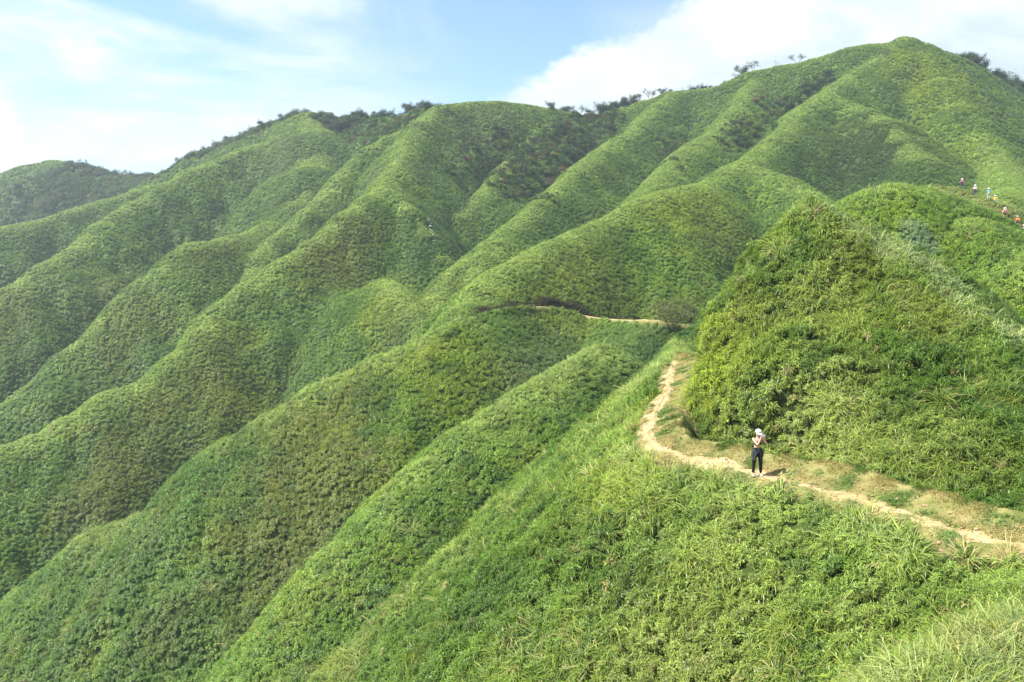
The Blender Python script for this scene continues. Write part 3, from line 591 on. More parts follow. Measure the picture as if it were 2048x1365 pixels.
def make_tree(seed, h, style, mat, lean=0.15, crown_w=0.45, nleaf=900, leaf=0.16, stems=1, open_=0.5, loc=(0, 0, 0), label=None, group=None, name='windblown_tree'):
    rs = np.random.default_rng(seed); tubes = []; tips = []
    la = rs.random()*6.28
    for s in range(stems):
        a = la + s*2.4; sp = 0.0 if stems == 1 else 0.35
        top = np.array([math.cos(a)*(lean+sp)*h, math.sin(a)*(lean+sp)*h, h*0.62*(0.9+0.2*rs.random())])
        pts = [np.array([0, 0, -0.5])+np.array([math.cos(a), math.sin(a), 0])*0.04*stems]
        for k in range(1, 6):
            t = k/5; pts.append(top*np.array([t**1.4, t**1.4, t]) + rs.normal(0, 0.03*h, 3)*np.array([1, 1, .3]))
        r0 = h*0.026/(stems**0.4); tubes.append(tube(pts, [r0*(1.15-0.8*k/5) for k in range(6)]))
        nb = 5 if stems > 1 else 9
        for b in range(nb):
            t = (0.45 if style != 'b' else 0.2)+(0.55 if style != 'b' else 0.8)*rs.random(); i = min(int(t*5), 4); st = pts[i]+(pts[i+1]-pts[i])*(t*5-i)
            az = rs.random()*6.28; el = 0.25+0.7*rs.random(); ln = h*crown_w*(0.45+0.55*rs.random())*(1.2-0.4*t)
            d = np.array([math.cos(az)*math.cos(el), math.sin(az)*math.cos(el), math.sin(el)])
            bp = [st+d*ln*q+np.array([0, 0, 0.12*ln*q*q])+rs.normal(0, 0.04*ln, 3) for q in (0, .35, .7, 1)]
            tubes.append(tube(bp, [r0*.45, r0*.34, r0*.2, r0*.08], 4))
            for tw in range(3):
                q = 1+rs.integers(0, 3); e = bp[q]+rs.normal(0, 0.22*ln, 3)+np.array([0, 0, 0.12*ln]); tubes.append(tube([bp[q], (bp[q]+e)/2+rs.normal(0, 0.03*ln, 3), e], [r0*.18, r0*.12, r0*.05], 3)); tips.append(e)
            tips.append(bp[3])
    root = bpy.data.objects.new(name, None); C.objects.link(root); root.empty_display_size = 0.3; root.location = loc
    tag(root, label, 'tree', group)
    V, F = join(tubes); add('trunk', mesh_np('trunk', V, F, True), BARK, root)
    if nleaf:
        T = np.array(tips); w = rs.random(len(T))**1.5+0.1; k = rs.choice(len(T), nleaf, p=w/w.sum())
        B = T[k]+rs.normal(0, 1, (nleaf, 3))*np.array([1, 1, 0.6])*(h*crown_w*0.20*(0.5+w[k]))[:, None]
        D = rs.normal(0, 1, (nleaf, 3))+np.array([0, 0, 0.25]); D /= np.linalg.norm(D, axis=1, keepdims=True)
        V, F, lv = leaf_batch(B, D, leaf*(0.6+0.7*rs.random(nleaf)), leaf*0.5*(0.7+0.6*rs.random(nleaf)), np.full(nleaf, 0.15), rs)
        me = mesh_np('crown', V, F); set_attr(me, 'lv', lv); add('crown', me, MAT_TREE[mat], root)
    return root
def copy_tree(o, loc, rz, sc, label, group):
    r = o.copy(); C.objects.link(r); r.location = loc; r.rotation_euler = (0, 0, rz); r.scale = (sc, sc, sc); r['label'] = label; r['group'] = group
    for ch in o.children:
        c = ch.copy(); C.objects.link(c); c.parent = r
    return r
# prototypes are the first tree of their kind; each is moved to its own place
KIND = {
 'wind': lambda s: make_tree(s, 3.2, 'w', 'dark', 0.16, 0.36, 620, 0.22, stems=2, name='windblown_tree'),
 'bushy': lambda s: make_tree(s, 3.0, 'b', 'dark', 0.04, 0.44, 1500, 0.26, stems=3, name='dark_bushy_tree'),
 'green': lambda s: make_tree(s, 3.0, 'b', 'green', 0.04, 0.46, 1500, 0.26, stems=3, name='green_bushy_tree'),
 'yellow': lambda s: make_tree(s, 3.0, 'b', 'yellow', 0.08, 0.46, 1000, 0.26, name='yellow_green_tree'),
 'bare': lambda s: make_tree(s, 3.4, 'n', 'brown', 0.08, 0.26, 60, 0.16, stems=2, name='bare_tree'),
 'brown': lambda s: make_tree(s, 2.8, 'n', 'brown', 0.08, 0.42, 420, 0.20, stems=2, name='brown_leaved_tree'),
 'low': lambda s: make_tree(s, 1.6, 'b', 'dark', 0.05, 0.60, 600, 0.22, name='low_dark_shrub')}
protos_made = {}
def tree_at(kind, px, D, sc, label, group, py=None):
    if D < 0: x, D, _ = cast(px, -D)          # given as an elevation instead of a distance
    else: x = W(px, 300, D)[0]
    z = zat(x, D)
    v = random.randrange(2); key = (kind, v)
    if key not in protos_made:
        r = KIND[kind](hash_seed[kind]*10+v); protos_made[key] = r
        r.location = (x, D, z-0.15); r.rotation_euler = (0, 0, random.random()*6.28); r.scale = (sc, sc, sc); r['label'] = label; r['group'] = group
        return r
    return copy_tree(protos_made[key], (x, D, z-0.15), random.random()*6.28, sc, label, group)
hash_seed = {k: i+1 for i, k in enumerate(KIND)}
def along(pts, px):
    a = sorted(pts); return float(np.interp(px, [p[0] for p in a], [p[2] for p in a]))
SK = [(860,0,250),(881,0,259),(930,0,267),(988,0,271),(1050,0,276),(1100,0,281),(1180,0,287),(1290,0,287),(1340,0,286),(1400,0,285),(1450,0,283),(1510,0,279),(1560,0,278),(1590,0,277),(1640,0,275)]
LB = {'wind': ('thin windblown tree', 'tree'), 'bushy': ('dark bushy tree', 'tree'), 'green': ('rounded green tree', 'tree'), 'yellow': ('yellow-green tree', 'tree'), 'bare': ('bare leafless tree', 'tree'), 'brown': ('brown-leaved dry tree', 'tree'), 'low': ('low dark shrub', 'shrub')}
ORD = ['first','second','third','fourth','fifth','sixth','seventh','eighth','ninth','tenth','eleventh','twelfth','thirteenth','fourteenth','fifteenth','sixteenth','seventeenth','eighteenth','nineteenth','twentieth']+['twenty-'+q for q in ['first','second','third','fourth','fifth','sixth','seventh','eighth','ninth']]+['thirtieth']+['thirty-'+q for q in ['first','second','third','fourth','fifth','sixth','seventh','eighth','ninth']]
TREE_SIZE = 1.25
def zone(items, where, group):
    items = sorted(items, key=lambda q: q[1]); n = {k: sum(1 for q in items if q[0] == k) for k in LB}; c = dict.fromkeys(LB, 0)
    for kind, px, D, sc in items:
        i = c[kind]; c[kind] += 1; nm = LB[kind][0]
        if n[kind] == 1: lb = 'the only '+nm
        elif i == 0: lb = 'leftmost '+nm
        elif i == n[kind]-1: lb = 'rightmost '+nm
        else: lb = ORD[i]+' '+nm+' from the left'
        r = tree_at(kind, px, D, sc*TREE_SIZE, lb+' '+where, group)
        r['category'] = LB[kind][1]
# single trees that stand out on the skyline
def lone(kind, px, D, sc, label): tree_at(kind, px, D, sc*1.3, label, 'skyline trees of the middle saddle')
lone('wind', 1299, 286, 1.15, 'lone pale forked tree on the skyline right of the saddle')
lone('bushy', 1323, 286, 0.75, 'small round dark tree just right of the pale forked one')
lone('bushy', 1480, 280, 1.15, 'round dark tree highest on the skyline left of the rising shoulder')
lone('wind', 1503, 278, 1.0, 'windblown dark tree leaning right beside the round one on the skyline')
lone('bare', 1545, 278, 0.75, 'tiny bare stump-like tree on the flat skyline step under the summit')
lone('wind', 1588, 276, 1.0, 'flat-topped small tree alone on the skyline step under the summit')
lone('bushy', 1178, 286, 0.9, 'dark tree standing in the lowest notch of the skyline')
lone('wind', 1156, 284, 1.1, 'dark upright tree just left of the skyline notch')
R_ = random.Random(3)
def mixk(ks): return R_.choice(ks)
zone([(mixk(['wind','bare','bushy','bushy']), px+R_.uniform(-3,3), along(SK,px)+R_.uniform(-1,2.5), R_.uniform(0.7,1.15)) for px in np.linspace(1196,1270,24)], 'in the row right of the skyline notch', 'tree row beside the notch')
zone([(mixk(['wind','bushy','low','bare']), px+R_.uniform(-5,5), along(SK,px)+R_.uniform(-1,3), R_.uniform(0.55,0.95)) for px in list(np.linspace(1338,1470,30))], 'on the skyline left of the rising shoulder', 'skyline trees below the shoulder')
zone([(mixk(['bushy','wind','low']), px+R_.uniform(-4,4), along(SK,px)+R_.uniform(-5,2), R_.uniform(0.6,1.05)) for px in np.linspace(1100,1148,9)], 'on the descent left of the skyline notch', 'trees left of the notch')
zone([(mixk(['bushy','wind','low','bushy']), px+R_.uniform(-4,4), 312-abs(px-740)*0.1+R_.uniform(-10,3) - (0 if px < 800 else (px-800)*0.45), R_.uniform(0.75,1.25)) for px in np.linspace(645,885,46)], 'on the wooded crest between the two pale summits', 'trees between the two summits')
zone([(mixk(['bushy','wind','bushy','low']), px+R_.uniform(-4,4), float(np.interp(px,[345,420,480,560,612],[348,344,340,335,328]))+R_.uniform(-9,2), R_.uniform(0.8,1.25)) for px in np.linspace(345,612,46)], 'on the dark ridge behind the left summit', 'trees of the dark ridge behind')
zone([(mixk(['bushy','wind','low']), px+R_.uniform(-4,4), float(np.interp(px,[120,240,330,360],[431,420,400,385]))+R_.uniform(-12,2), R_.uniform(0.8,1.3)) for px in np.linspace(140,345,30)], 'on the hazy far hill at the left', 'trees of the far left hill')
zone([(mixk(['bushy','bare','green','bushy','wind']), px+R_.uniform(-5,5), float(np.interp(px,[1912,1980,2060],[267,274,280]))+R_.uniform(-6,2), R_.uniform(0.9,1.3)) for px in np.linspace(1912,2062,30)], 'on the slope right of the big summit', 'trees right of the big summit')
gully = [(1010,300),(1030,285),(1050,300),(1000,330),(1060,330),(1085,300),(1100,280),(1120,265),(1140,262),(1160,268),(1180,262),(1150,285),(1130,300),(1170,290),(1195,275),(1110,320),(1080,340),(1130,335),(1150,320),(1060,355),(980,300),(1200,255),(1215,262),(1095,355)]
zone([(mixk(['green','bushy','green','yellow','brown']), px, -py, R_.uniform(0.6,0.9)) for px, py in gully], 'in the wooded gully under the notch', 'gully wood under the notch')
zone([('brown', 1103, -376, 0.9), ('brown', 1126, -352, 0.8), ('brown', 1088, -378, 0.7), ('brown', 1150, -330, 0.8)], 'at the lower end of the wooded gully', 'dry trees at the gully end')
zone([('bare', 1344, -318, 0.9), ('bare', 1356, -300, 0.8), ('brown', 1348, -296, 0.8), ('wind', 1328, -320, 0.7), ('bare', 1366, -290, 0.7)], 'clustered below the right end of the saddle', 'bare trees below the saddle')
zone([('bare', 1398, -250, 0.8), ('bare', 1408, -245, 0.8), ('bare', 1416, -252, 0.7)], 'halfway up the slope under the shoulder', 'bare trees on the shoulder slope')
zone([(k, px, -py, R_.uniform(0.6,0.85)) for k, px, py in [('yellow',1495,255),('yellow',1512,262),('green',1530,250),('brown',1462,300),('green',1548,262),('yellow',1505,275),('bushy',1475,292),('brown',1560,215),('green',1590,205),('bushy',1612,190),('green',1625,180),('bushy',1640,172),('brown',1500,300),('bushy',1575,222),('bushy',1655,155),('brown',1540,235),('yellow',1525,240),('bushy',1490,285)]], 'in the gully left of the big summit ridge', 'gully trees left of the summit ridge')

# the lone tree where the two footpaths meet
lx, ly, _ = cast(1342, 668)
print('lone', lx, ly)
make_tree(77, 3.9, 'o', 'olive', 0.10, 0.62, 4200, 0.15, stems=4, loc=(lx, ly, zat(lx, ly)-0.1), label='olive-brown spreading tree with slim dark stems where the footpaths meet', name='spreading_tree')
lx, ly, _ = W(1336, 712, 50)
make_tree(78, 1.0, 'o', 'green', 0.05, 0.6, 1100, 0.08, stems=2, loc=(lx, ly, zat(lx, ly)-0.1), label='small dark green shrub at the bend where the clay path disappears', name='small_shrub')['category'] = 'shrub'

# far-off low wood in the gullies: too dense to count
def woods():
    pts = []; 
    Z_ = [(1000,310,9),(1040,300,10),(1080,310,10),(1120,290,10),(1150,275,9),(1185,262,8),(1060,340,8),(1110,340,8),(1090,365,6),(1140,310,8),(960,290,6),(880,330,5),(1020,345,7),(1050,370,7),(1010,375,5),(1070,330,6),(940,310,5),(1085,395,4),(1200,250,6),(1220,240,5),(1640,175,5),(1610,195,6),(1580,215,6),(1550,235,6),(1520,255,7),(1490,280,7),(1470,305,6),(1345,310,4),(1335,330,4),
          (700,265,9),(740,260,9),(780,262,9),(670,250,7),(815,245,7),(650,240,5),(760,280,6),(160,350,14),(200,365,14),(120,370,14),(230,375,12),(80,390,14),(150,400,14),(60,430,12),(260,375,10),(300,362,9),(110,420,12),(200,390,12)]
    Q = [(cast(px, py), rad) for px, py, rad in Z_]
    Q = [(q[0], q[1], r) for q, r in Q if q] + [(W(px, 300, D)[0], D, r) for px, D, r in [(350,352,9),(375,350,9),(410,349,9),(445,347,9),(475,345,9),(505,344,9),(535,342,9),(565,339,9),(592,336,8),(345,347,9),(370,346,10),(400,345,10),(430,343,10),(460,341,11),(490,340,11),(520,338,11),(550,335,10),(580,332,9),(605,329,7),(1930,270,7),(1960,273,8),(1990,275,9),(2020,277,9),(2050,278,9),(240,420,12),(280,411,12),(320,402,12),(345,392,12)]]
    for cx, cy, rad in Q:
        n = int(rad*rad*PI*0.55); a = rng.random(n)*6.28; r = rad*np.sqrt(rng.random(n))
        pts.append(np.stack([cx+r*np.cos(a), cy+r*np.sin(a)], 1))
    P = np.concatenate(pts); x, y = P[:, 0], P[:, 1]; z = grid_at(x, y, GZ)[0]; m = fbm(x/5, y/5, 2, 7)+rng.random(len(x))*0.5 > 0.0; m &= visible(x, y, z, 0.03); x, y, z = x[m], y[m], z[m]
    n = len(x); k = rng.random(n)[:, None]**1.6; c = np.array([0.045,0.09,0.028])*(1-k)+np.array([0.11,0.19,0.04])*k
    c = np.where((rng.random(n) < 0.14)[:, None], np.array([0.13,0.09,0.055]), c)
    pr = [proto('shrub', bamboo_clump(40+s, 18, 8, 0.85, 1.5, 0.36, 0.17), MAT_BAMBOO) for s in range(3)]
    print('woods', n)
    scatter('gully_wood', pr, np.stack([x, y, z-0.1], 1), np.tile([0, 0, 1.0], (n, 1))+rng.normal(0, .1, (n, 3)), rng.random(n)*6.28, (0.6+0.6*rng.random(n))*np.where(y > 300, 1.6, np.where(y > 250, 1.25, 1.05)), c, 'low dark wood filling the gullies and back slopes')
woods()

# pale boulders of the dry stream bed in the deep middle gully
BL = ['second highest', 'largest upper', 'middle', 'leftmost small', 'highest', 'rightmost of the middle', 'second lowest', 'small upper right', 'lowest']
ROCK = plain_mat('pale_rock', (0.30, 0.32, 0.28), 0.85, 0.2, 2.0)
def rock(seed, s):
    bm = bmesh.new(); bmesh.ops.create_icosphere(bm, subdivisions=2, radius=s); rr = random.Random(seed)
    for v in bm.verts:
        d = 0.75+0.5*perlin(np.array([v.co.x*1.6/s+seed]), np.array([v.co.y*1.6/s+v.co.z/s]), seed)[0]; v.co = Vector((v.co.x*d*1.2, v.co.y*d, v.co.z*d*0.75))
    me = bpy.data.meshes.new('boulder'); bm.to_mesh(me); bm.free(); return me
for i, (px, D, s) in enumerate([(858,176,0.4),(861,174,0.5),(864,172,0.35),(860,172.5,0.3),(857,178,0.3),(866,170,0.35),(868,168.5,0.3),(863,175.5,0.3),(870,163,0.3)]):
    x = W(px, 440, D)[0]
    o = add('boulder', rock(i+1, s*0.75), ROCK, label=BL[i]+' pale boulder in the stream bed of the deep middle gully', cat='rock', group='boulders in the middle gully'); o.location = (x, D, zat(x, D)+0.55)

# loose stones and clods on the near footpath
def stones():
    n = 900; seg = np.linalg.norm(np.diff(TR_NEAR[:, :2], axis=0), axis=1); s_ = np.concatenate([[0], np.cumsum(seg)]); q = 6+rng.random(n)*(s_[-1]-6)
    x = np.interp(q, s_, TR_NEAR[:, 0])+rng.normal(0, 0.42, n); y = np.interp(q, s_, TR_NEAR[:, 1])+rng.normal(0, 0.42, n)+0.15; z = grid_at(x, y, GZ)[0]
    m = plain_mat('clay_clod', (0.36, 0.25, 0.15), 0.95, 0.3, 9.0); pr = []
    for k in range(3):
        me = rock(50+k, 1.0); me.materials.append(m); pr.append(bpy.data.objects.new('stone', me))
    scatter('loose_stones', pr, np.stack([x, y, z+0.02], 1), np.tile([0, 0, 1.0], (n, 1))+rng.normal(0, .3, (n, 3)), rng.random(n)*6.28, 0.012+0.06*rng.random(n)**3, np.tile([.4, .3, .2], (n, 1)), 'loose stones and clay clods along the near footpath')
stones()
# ------------------------------------------------------------------ people
SKIN = plain_mat('skin', (0.62, 0.38, 0.27), 0.55, 0.03); HAIR = plain_mat('black_hair', (0.02, 0.015, 0.012), 0.4)
def cloth(name, c): return plain_mat(name, c, 0.85, 0.10, 30)
def skin_mesh(name, J, E, root=0, sub=2):
    """one continuous surface grown round a jointed skeleton: J joints (x,y,z,rx,ry), E bones"""
    me = bpy.data.meshes.new(name+'_bones'); me.from_pydata([j[:3] for j in J], E, [])
    o = bpy.data.objects.new(name, me); C.objects.link(o)
    md = o.modifiers.new('skin', 'SKIN'); md.use_smooth_shade = True
    if not me.skin_vertices: bpy.context.view_layer.objects.active = o
    lay = me.skin_vertices[0] if len(me.skin_vertices) else None
    if lay is None:
        bpy.context.view_layer.objects.active = o; o.select_set(True); bpy.ops.mesh.customdata_skin_add(); lay = me.skin_vertices[0]
    for i, j in enumerate(J):
        lay.data[i].radius = (j[3], j[4] if len(j) > 4 else j[3]); lay.data[i].use_root = (i == root)
    ms = o.modifiers.new('sub', 'SUBSURF'); ms.levels = sub; ms.render_levels = sub
    dg = bpy.context.evaluated_depsgraph_get(); dg.update()
    out = bpy.data.meshes.new_from_object(o.evaluated_get(dg)); out.name = name
    bpy.data.objects.remove(o); out.polygons.foreach_set('use_smooth', np.ones(len(out.polygons), bool)); return out
def ellipsoid(name, c, r, seg=16, cut=None, bump=None):
    bm = bmesh.new(); bmesh.ops.create_uvsphere(bm, u_segments=seg, v_segments=seg//2+2, radius=1)
    for v in bm.verts: v.co = Vector((c[0]+v.co.x*r[0], c[1]+v.co.y*r[1], c[2]+v.co.z*r[2]))
    if cut: bmesh.ops.delete(bm, geom=[v for v in bm.verts if cut(v.co)], context='VERTS')
    for f in bm.faces: f.smooth = True
    me = bpy.data.meshes.new(name); bm.to_mesh(me); bm.free(); return me
def lathe(name, prof, c=(0, 0, 0), seg=20, sy=1.0, wob=0.0):
    V = []; F = []
    for i, (r, z) in enumerate(prof):
        for k in range(seg):
            a = k*2*PI/seg; rr = r*(1+wob*math.sin(5*a+i)); V.append((c[0]+rr*math.cos(a), c[1]+rr*math.sin(a)*sy, c[2]+z))
    for i in range(len(prof)-1):
        for k in range(seg): F.append([i*seg+k, i*seg+(k+1) % seg, (i+1)*seg+(k+1) % seg, (i+1)*seg+k])
    return mesh_np(name, V, np.array(F), True)
def merge(name, meshes):
    bm = bmesh.new()
    for m in meshes: bm.from_mesh(m)
    me = bpy.data.meshes.new(name); bm.to_mesh(me); bm.free(); me.polygons.foreach_set('use_smooth', np.ones(len(me.polygons), bool)); return me
def hand_bones(J, E, wrist, palm_dir, side, curl, s=1.0):
    """palm and five unequal, bent fingers grown from the wrist joint"""
    d = Vector(palm_dir).normalized(); sd = Vector(side).normalized(); cu = Vector(curl).normalized(); w = Vector(J[wrist][:3])
    p = w + d*0.045*s; J.append((*p, 0.024*s, 0.016*s)); pi_ = len(J)-1; E.append((wrist, pi_))
    for k, (o, ln) in enumerate([(-0.030, 0.060), (-0.010, 0.072), (0.011, 0.068), (0.030, 0.052)]):
        a = p + d*0.035*s + sd*o*s; b = a + (d*0.7+cu*0.45)*ln*0.55*s; c = b + (d*0.35+cu*0.9)*ln*0.5*s
        n = len(J); J += [(*a, .010*s), (*b, .009*s), (*c, .007*s)]; E += [(pi_, n), (n, n+1), (n+1, n+2)]
    a = w + d*0.02*s - sd*0.032*s; b = a + (d*0.6-sd*0.6+cu*0.5)*0.032*s; n = len(J)
    J += [(*a, .011*s), (*b, .009*s), (*(b+(d*0.7+cu*0.5)*0.024*s), .008*s)]; E += [(wrist, n), (n, n+1), (n+1, n+2)]
def figure(loc, rz, H, pose, wear, label, group=None, sc_extra=1.0):
    """pose: joints in a 1.65 m frame, the person facing -Y; wear: list of (name, mesh, material)"""
    P = pose
    root = bpy.data.objects.new('person', None); C.objects.link(root); root.location = loc; root.rotation_euler = (0, 0, rz); k = H/1.65; root.scale = (k, k, k)
    tag(root, label, 'person', group)
    J = [(*P['pelvis'], .125, .095), (*P['waist'], .105, .08), (*P['chest'], .135, .095), (*P['neck'], .048, .048), (*P['chin'], .062, .072), (*P['head'], .078, .095), (P['head'][0]+P['up'][0]*.07, P['head'][1]+P['up'][1]*.07, P['head'][2]+.07, .06, .075)]
    E = [(0, 1), (1, 2), (2, 3), (3, 4), (4, 5), (5, 6)]
    for s in ('l', 'r'):
        i = len(J); J += [(*P['sh'+s], .052, .052), (*P['el'+s], .036, .036), (*P['wr'+s], .024, .022)]; E += [(2, i), (i, i+1), (i+1, i+2)]
        dv = Vector(P['wr'+s])-Vector(P['el'+s]); hand_bones(J, E, i+2, dv, P.get('hs'+s, (1, 0, 0)), P.get('hc'+s, (0, -1, 0)), 1.0)
        i = len(J); J += [(*P['hip'+s], .088, .085), (*P['kn'+s], .056, .056), (*P['an'+s], .036, .036), (*P['to'+s], .030, .022)]; E += [(0, i), (i, i+1), (i+1, i+2), (i+2, i+3)]
    body = add('body', skin_mesh('body', J, E), SKIN, root)
    h = Vector(P['head']); f = Vector(P.get('face', (0, -1, 0))).normalized(); sd = f.cross(Vector((0, 0, 1))).normalized()
    # face: nose, eyes, mouth, ears
    e = lambda nm, c, r, m: add(nm, ellipsoid(nm, c, r, 10), m, root)
    EYE = wear['eye']
    add('nose', ellipsoid('nose', h+f*.092+Vector((0, 0, -.012)), (.012, .016, .02), 8), SKIN, root)
    for q in (-1, 1):
        add('eye', ellipsoid('eye', h+f*.083+sd*q*.03+Vector((0, 0, .01)), (.011, .008, .007), 8), EYE, root)
        add('ear', ellipsoid('ear', h+sd*q*.083, (.014, .022, .028), 8), SKIN, root)
    add('mouth', ellipsoid('mouth', h+f*.082+Vector((0, 0, -.05)), (.022, .008, .006), 8), wear['lip'], root)
    for nm, mk, m in wear['items']:
        add(nm, mk(P), m, root)
    return root
DARKEYE = plain_mat('eye', (0.02, 0.015, 0.01), 0.3); LIP = plain_mat('lip', (0.45, 0.14, 0.12), 0.5)
def pants_mesh(P, r=1.16, low=1.0, wide=1.0, top=.03):
    J = [(*P['pelvis'], .137, .108), (P['pelvis'][0], P['pelvis'][1], P['pelvis'][2]+.10+top, .122, .096)]; E = [(0, 1)]
    for s in ('l', 'r'):
        hp, kn, an = Vector(P['hip'+s]), Vector(P['kn'+s]), Vector(P['an'+s]); end = kn+(an-kn)*low*0.93
        i = len(J); J += [(*hp, .102, .098), (*kn, .066*wide, .068*wide), (*end, .050*wide, .052*wide)]; E += [(0, i), (i, i+1), (i+1, i+2)]
    return skin_mesh('trousers', J, E)
def shorts_mesh(P):
    J = [(*P['pelvis'], .14, .11), (P['pelvis'][0], P['pelvis'][1], P['pelvis'][2]+.11, .122, .096)]; E = [(0, 1)]
    for s in ('l', 'r'):
        hp, kn = Vector(P['hip'+s]), Vector(P['kn'+s]); i = len(J); J += [(*hp, .105, .10), (*(hp+(kn-hp)*.75), .078, .078)]; E += [(0, i), (i, i+1)]
    return skin_mesh('shorts', J, E)
def shirt_mesh(P, sleeve=1.0, low=0.0):
    w = Vector(P['waist'])-Vector((0, 0, .10-low)); J = [(*P['chest'], .152, .112), (*w, .128, .10), (*(Vector(P['chest'])+(Vector(P['neck'])-Vector(P['chest']))*.72), .075, .07)]; E = [(0, 1), (0, 2)]
    for s in ('l', 'r'):
        sh, el, wr = Vector(P['sh'+s]), Vector(P['el'+s]), Vector(P['wr'+s]); i = len(J); J += [(*sh, .066, .064)]; E += [(0, i)]
        if sleeve > .1: J += [(*(sh+(el-sh)*min(1, sleeve*1.6)), .052, .052)]; E += [(i, i+1)]
        if sleeve > .7: J += [(*(el+(wr-el)*.9), .038, .038)]; E += [(i+1, i+2)]
    return skin_mesh('shirt', J, E)
def croptop_mesh(P):
    c = Vector(P['chest']); w = c-Vector((0, 0, .10)); return merge('crop_top', [skin_mesh('t', [(*(c+Vector((0, -.006, .035))), .152, .112), (*(c+Vector((0, -.02, -.03))), .152, .124), (*w, .130, .106)], [(0, 1), (1, 2)]),
        skin_mesh('s1', [(c.x-.085, c.y-.07, c.z+.06, .018), (c.x-.095, c.y-.01, c.z+.165, .018), (c.x-.085, c.y+.08, c.z+.05, .018)], [(0, 1), (1, 2)]), skin_mesh('s2', [(c.x+.085, c.y-.07, c.z+.06, .018), (c.x+.095, c.y-.01, c.z+.165, .018), (c.x+.085, c.y+.08, c.z+.05, .018)], [(0, 1), (1, 2)])])
def shoe_mesh(P, s):
    a, t = Vector(P['an'+s]), Vector(P['to'+s]); return skin_mesh('shoe', [(a.x, a.y+.02, a.z-.02, .046, .046), (a.x, a.y+.03, .035, .044, .036), (*(a+(t-a)*.6).xy, .040, .046, .036), (t.x, t.y-.03, .034, .042, .028)], [(0, 1), (1, 2), (2, 3)])
def cap_mesh(P):
    h = Vector(P['head']); f = Vector(P.get('face', (0, -1, 0))).normalized(); c = h+Vector((0, 0, .045))
    dome = ellipsoid('c', c, (.105, .118, .095), 20, cut=lambda v: v.z < c.z-.012)
    bm = bmesh.new(); n = 14; sd = f.cross(Vector((0, 0, 1))).normalized(); f2 = (f+Vector((0, 0, -.35))).normalized(); lay = []
    for up in (0, .006):
        row = []
        for k in range(n+1):
            a = -1.15+2.3*k/n; inn = c+f*math.cos(a)*.108+sd*math.sin(a)*.098+Vector((0, 0, -.008+up)); out = inn+f2*(.085*math.cos(a*0.9))+sd*math.sin(a)*.01; row.append((bm.verts.new(inn), bm.verts.new(out)))
        lay.append(row)
    for r in lay:
        for k in range(n): bm.faces.new([r[k][0], r[k][1], r[k+1][1], r[k+1][0]])
    for k in range(n): bm.faces.new([lay[0][k][1], lay[1][k][1], lay[1][k+1][1], lay[0][k+1][1]])
    me = bpy.data.meshes.new('b'); bm.to_mesh(me); bm.free(); return merge('cap', [dome, me])
def hat_mesh(P):
    h = Vector(P['head']); return lathe('sun_hat', [(.20, .015), (.17, .035), (.118, .048), (.112, .09), (.095, .13), (.05, .148), (.002, .15), (.05, .142), (.105, .085), (.112, .04), (.17, .028), (.20, .015)], h)
def hair_mesh(P, long=True):
    h = Vector(P['head']); f = Vector(P.get('face', (0, -1, 0))).normalized(); c = h+Vector((0, 0, .02))-f*.018
    a = ellipsoid('h', c, (.094, .104, .105), 18, cut=lambda v: (v-c).dot(f) > .045 and v.z < c.z+.04)
    if not long: return merge('hair', [a])
    n = Vector(P['neck']); t = skin_mesh('t', [(*(h-f*.075+Vector((0, 0, -.02))), .06, .045), (*(n-f*.085+Vector((-.02, 0, .02))), .06, .04), (*(n-f*.10+Vector((-.05, 0, -.12))), .045, .03), (*(n-f*.10+Vector((-.06, 0, -.22))), .02, .015)], [(0, 1), (1, 2), (2, 3)])
    return merge('hair', [a, t])
def pack_mesh(P):
    c = Vector(P['chest'])+Vector((0, .17, -.04)); f = .0
    m = skin_mesh('p', [(c.x, c.y, c.z-.15, .13, .085), (c.x, c.y+.01, c.z, .135, .095), (c.x, c.y-.01, c.z+.15, .105, .07)], [(0, 1), (1, 2)])
    st = [skin_mesh('s', [(c.x+q*.09, c.y-.09, c.z+.17, .02, .012), (c.x+q*.10, c.y-.27, c.z+.12, .02, .012), (c.x+q*.115, c.y-.29, c.z-.02, .02, .012), (c.x+q*.125, c.y-.17, c.z-.15, .02, .012), (c.x+q*.1, c.y-.06, c.z-.16, .02, .012)], [(0, 1), (1, 2), (2, 3), (3, 4)]) for q in (-1, 1)]
    return merge('backpack', [m]+st)
def waist_jacket(P):
    w = Vector(P['pelvis'])+Vector((0, 0, .075)); V = []; F = []; n = 34; a0, a1 = math.radians(-68), math.radians(248)
    for k in range(n+1):
        t = k/n; a = a0+(a1-a0)*t
        for (r, z) in ((.125, .045), (.14, .02), (.155, -.10), (.17+.02*math.sin(t*19), -.23), (.175+.03*math.sin(t*23), -.36-.03*math.sin(t*9))):
            V.append((w.x+r*math.cos(a)*1.08, w.y+r*math.sin(a)*.85, w.z+z))
    for k in range(n):
        for j in range(4): F.append([k*5+j, k*5+j+1, (k+1)*5+j+1, (k+1)*5+j])
    sk = mesh_np('s', V, np.array(F), True)
    sl = [skin_mesh('k', [(w.x-.13, w.y-.05, w.z+.02, .026), (w.x-.02, w.y-.125, w.z+.02, .03), (w.x+.03, w.y-.14, w.z-.03, .034), (w.x+.055*q, w.y-.135, w.z-.16, .028), (w.x+.08*q, w.y-.13, w.z-.27, .022)], [(0, 1), (1, 2), (2, 3), (3, 4)]) for q in (-1, 1.2)]
    tail = skin_mesh('t', [(w.x+.12, w.y-.06, w.z+.02, .024), (w.x+.17, w.y-.05, w.z-.10, .045, .02), (w.x+.20, w.y-.03, w.z-.13, .02, .012), (w.x+.175, w.y-.03, w.z-.30, .04, .018)], [(0, 1), (1, 2), (1, 3)])
    return merge('tied_jacket', [sk]+sl+[tail])
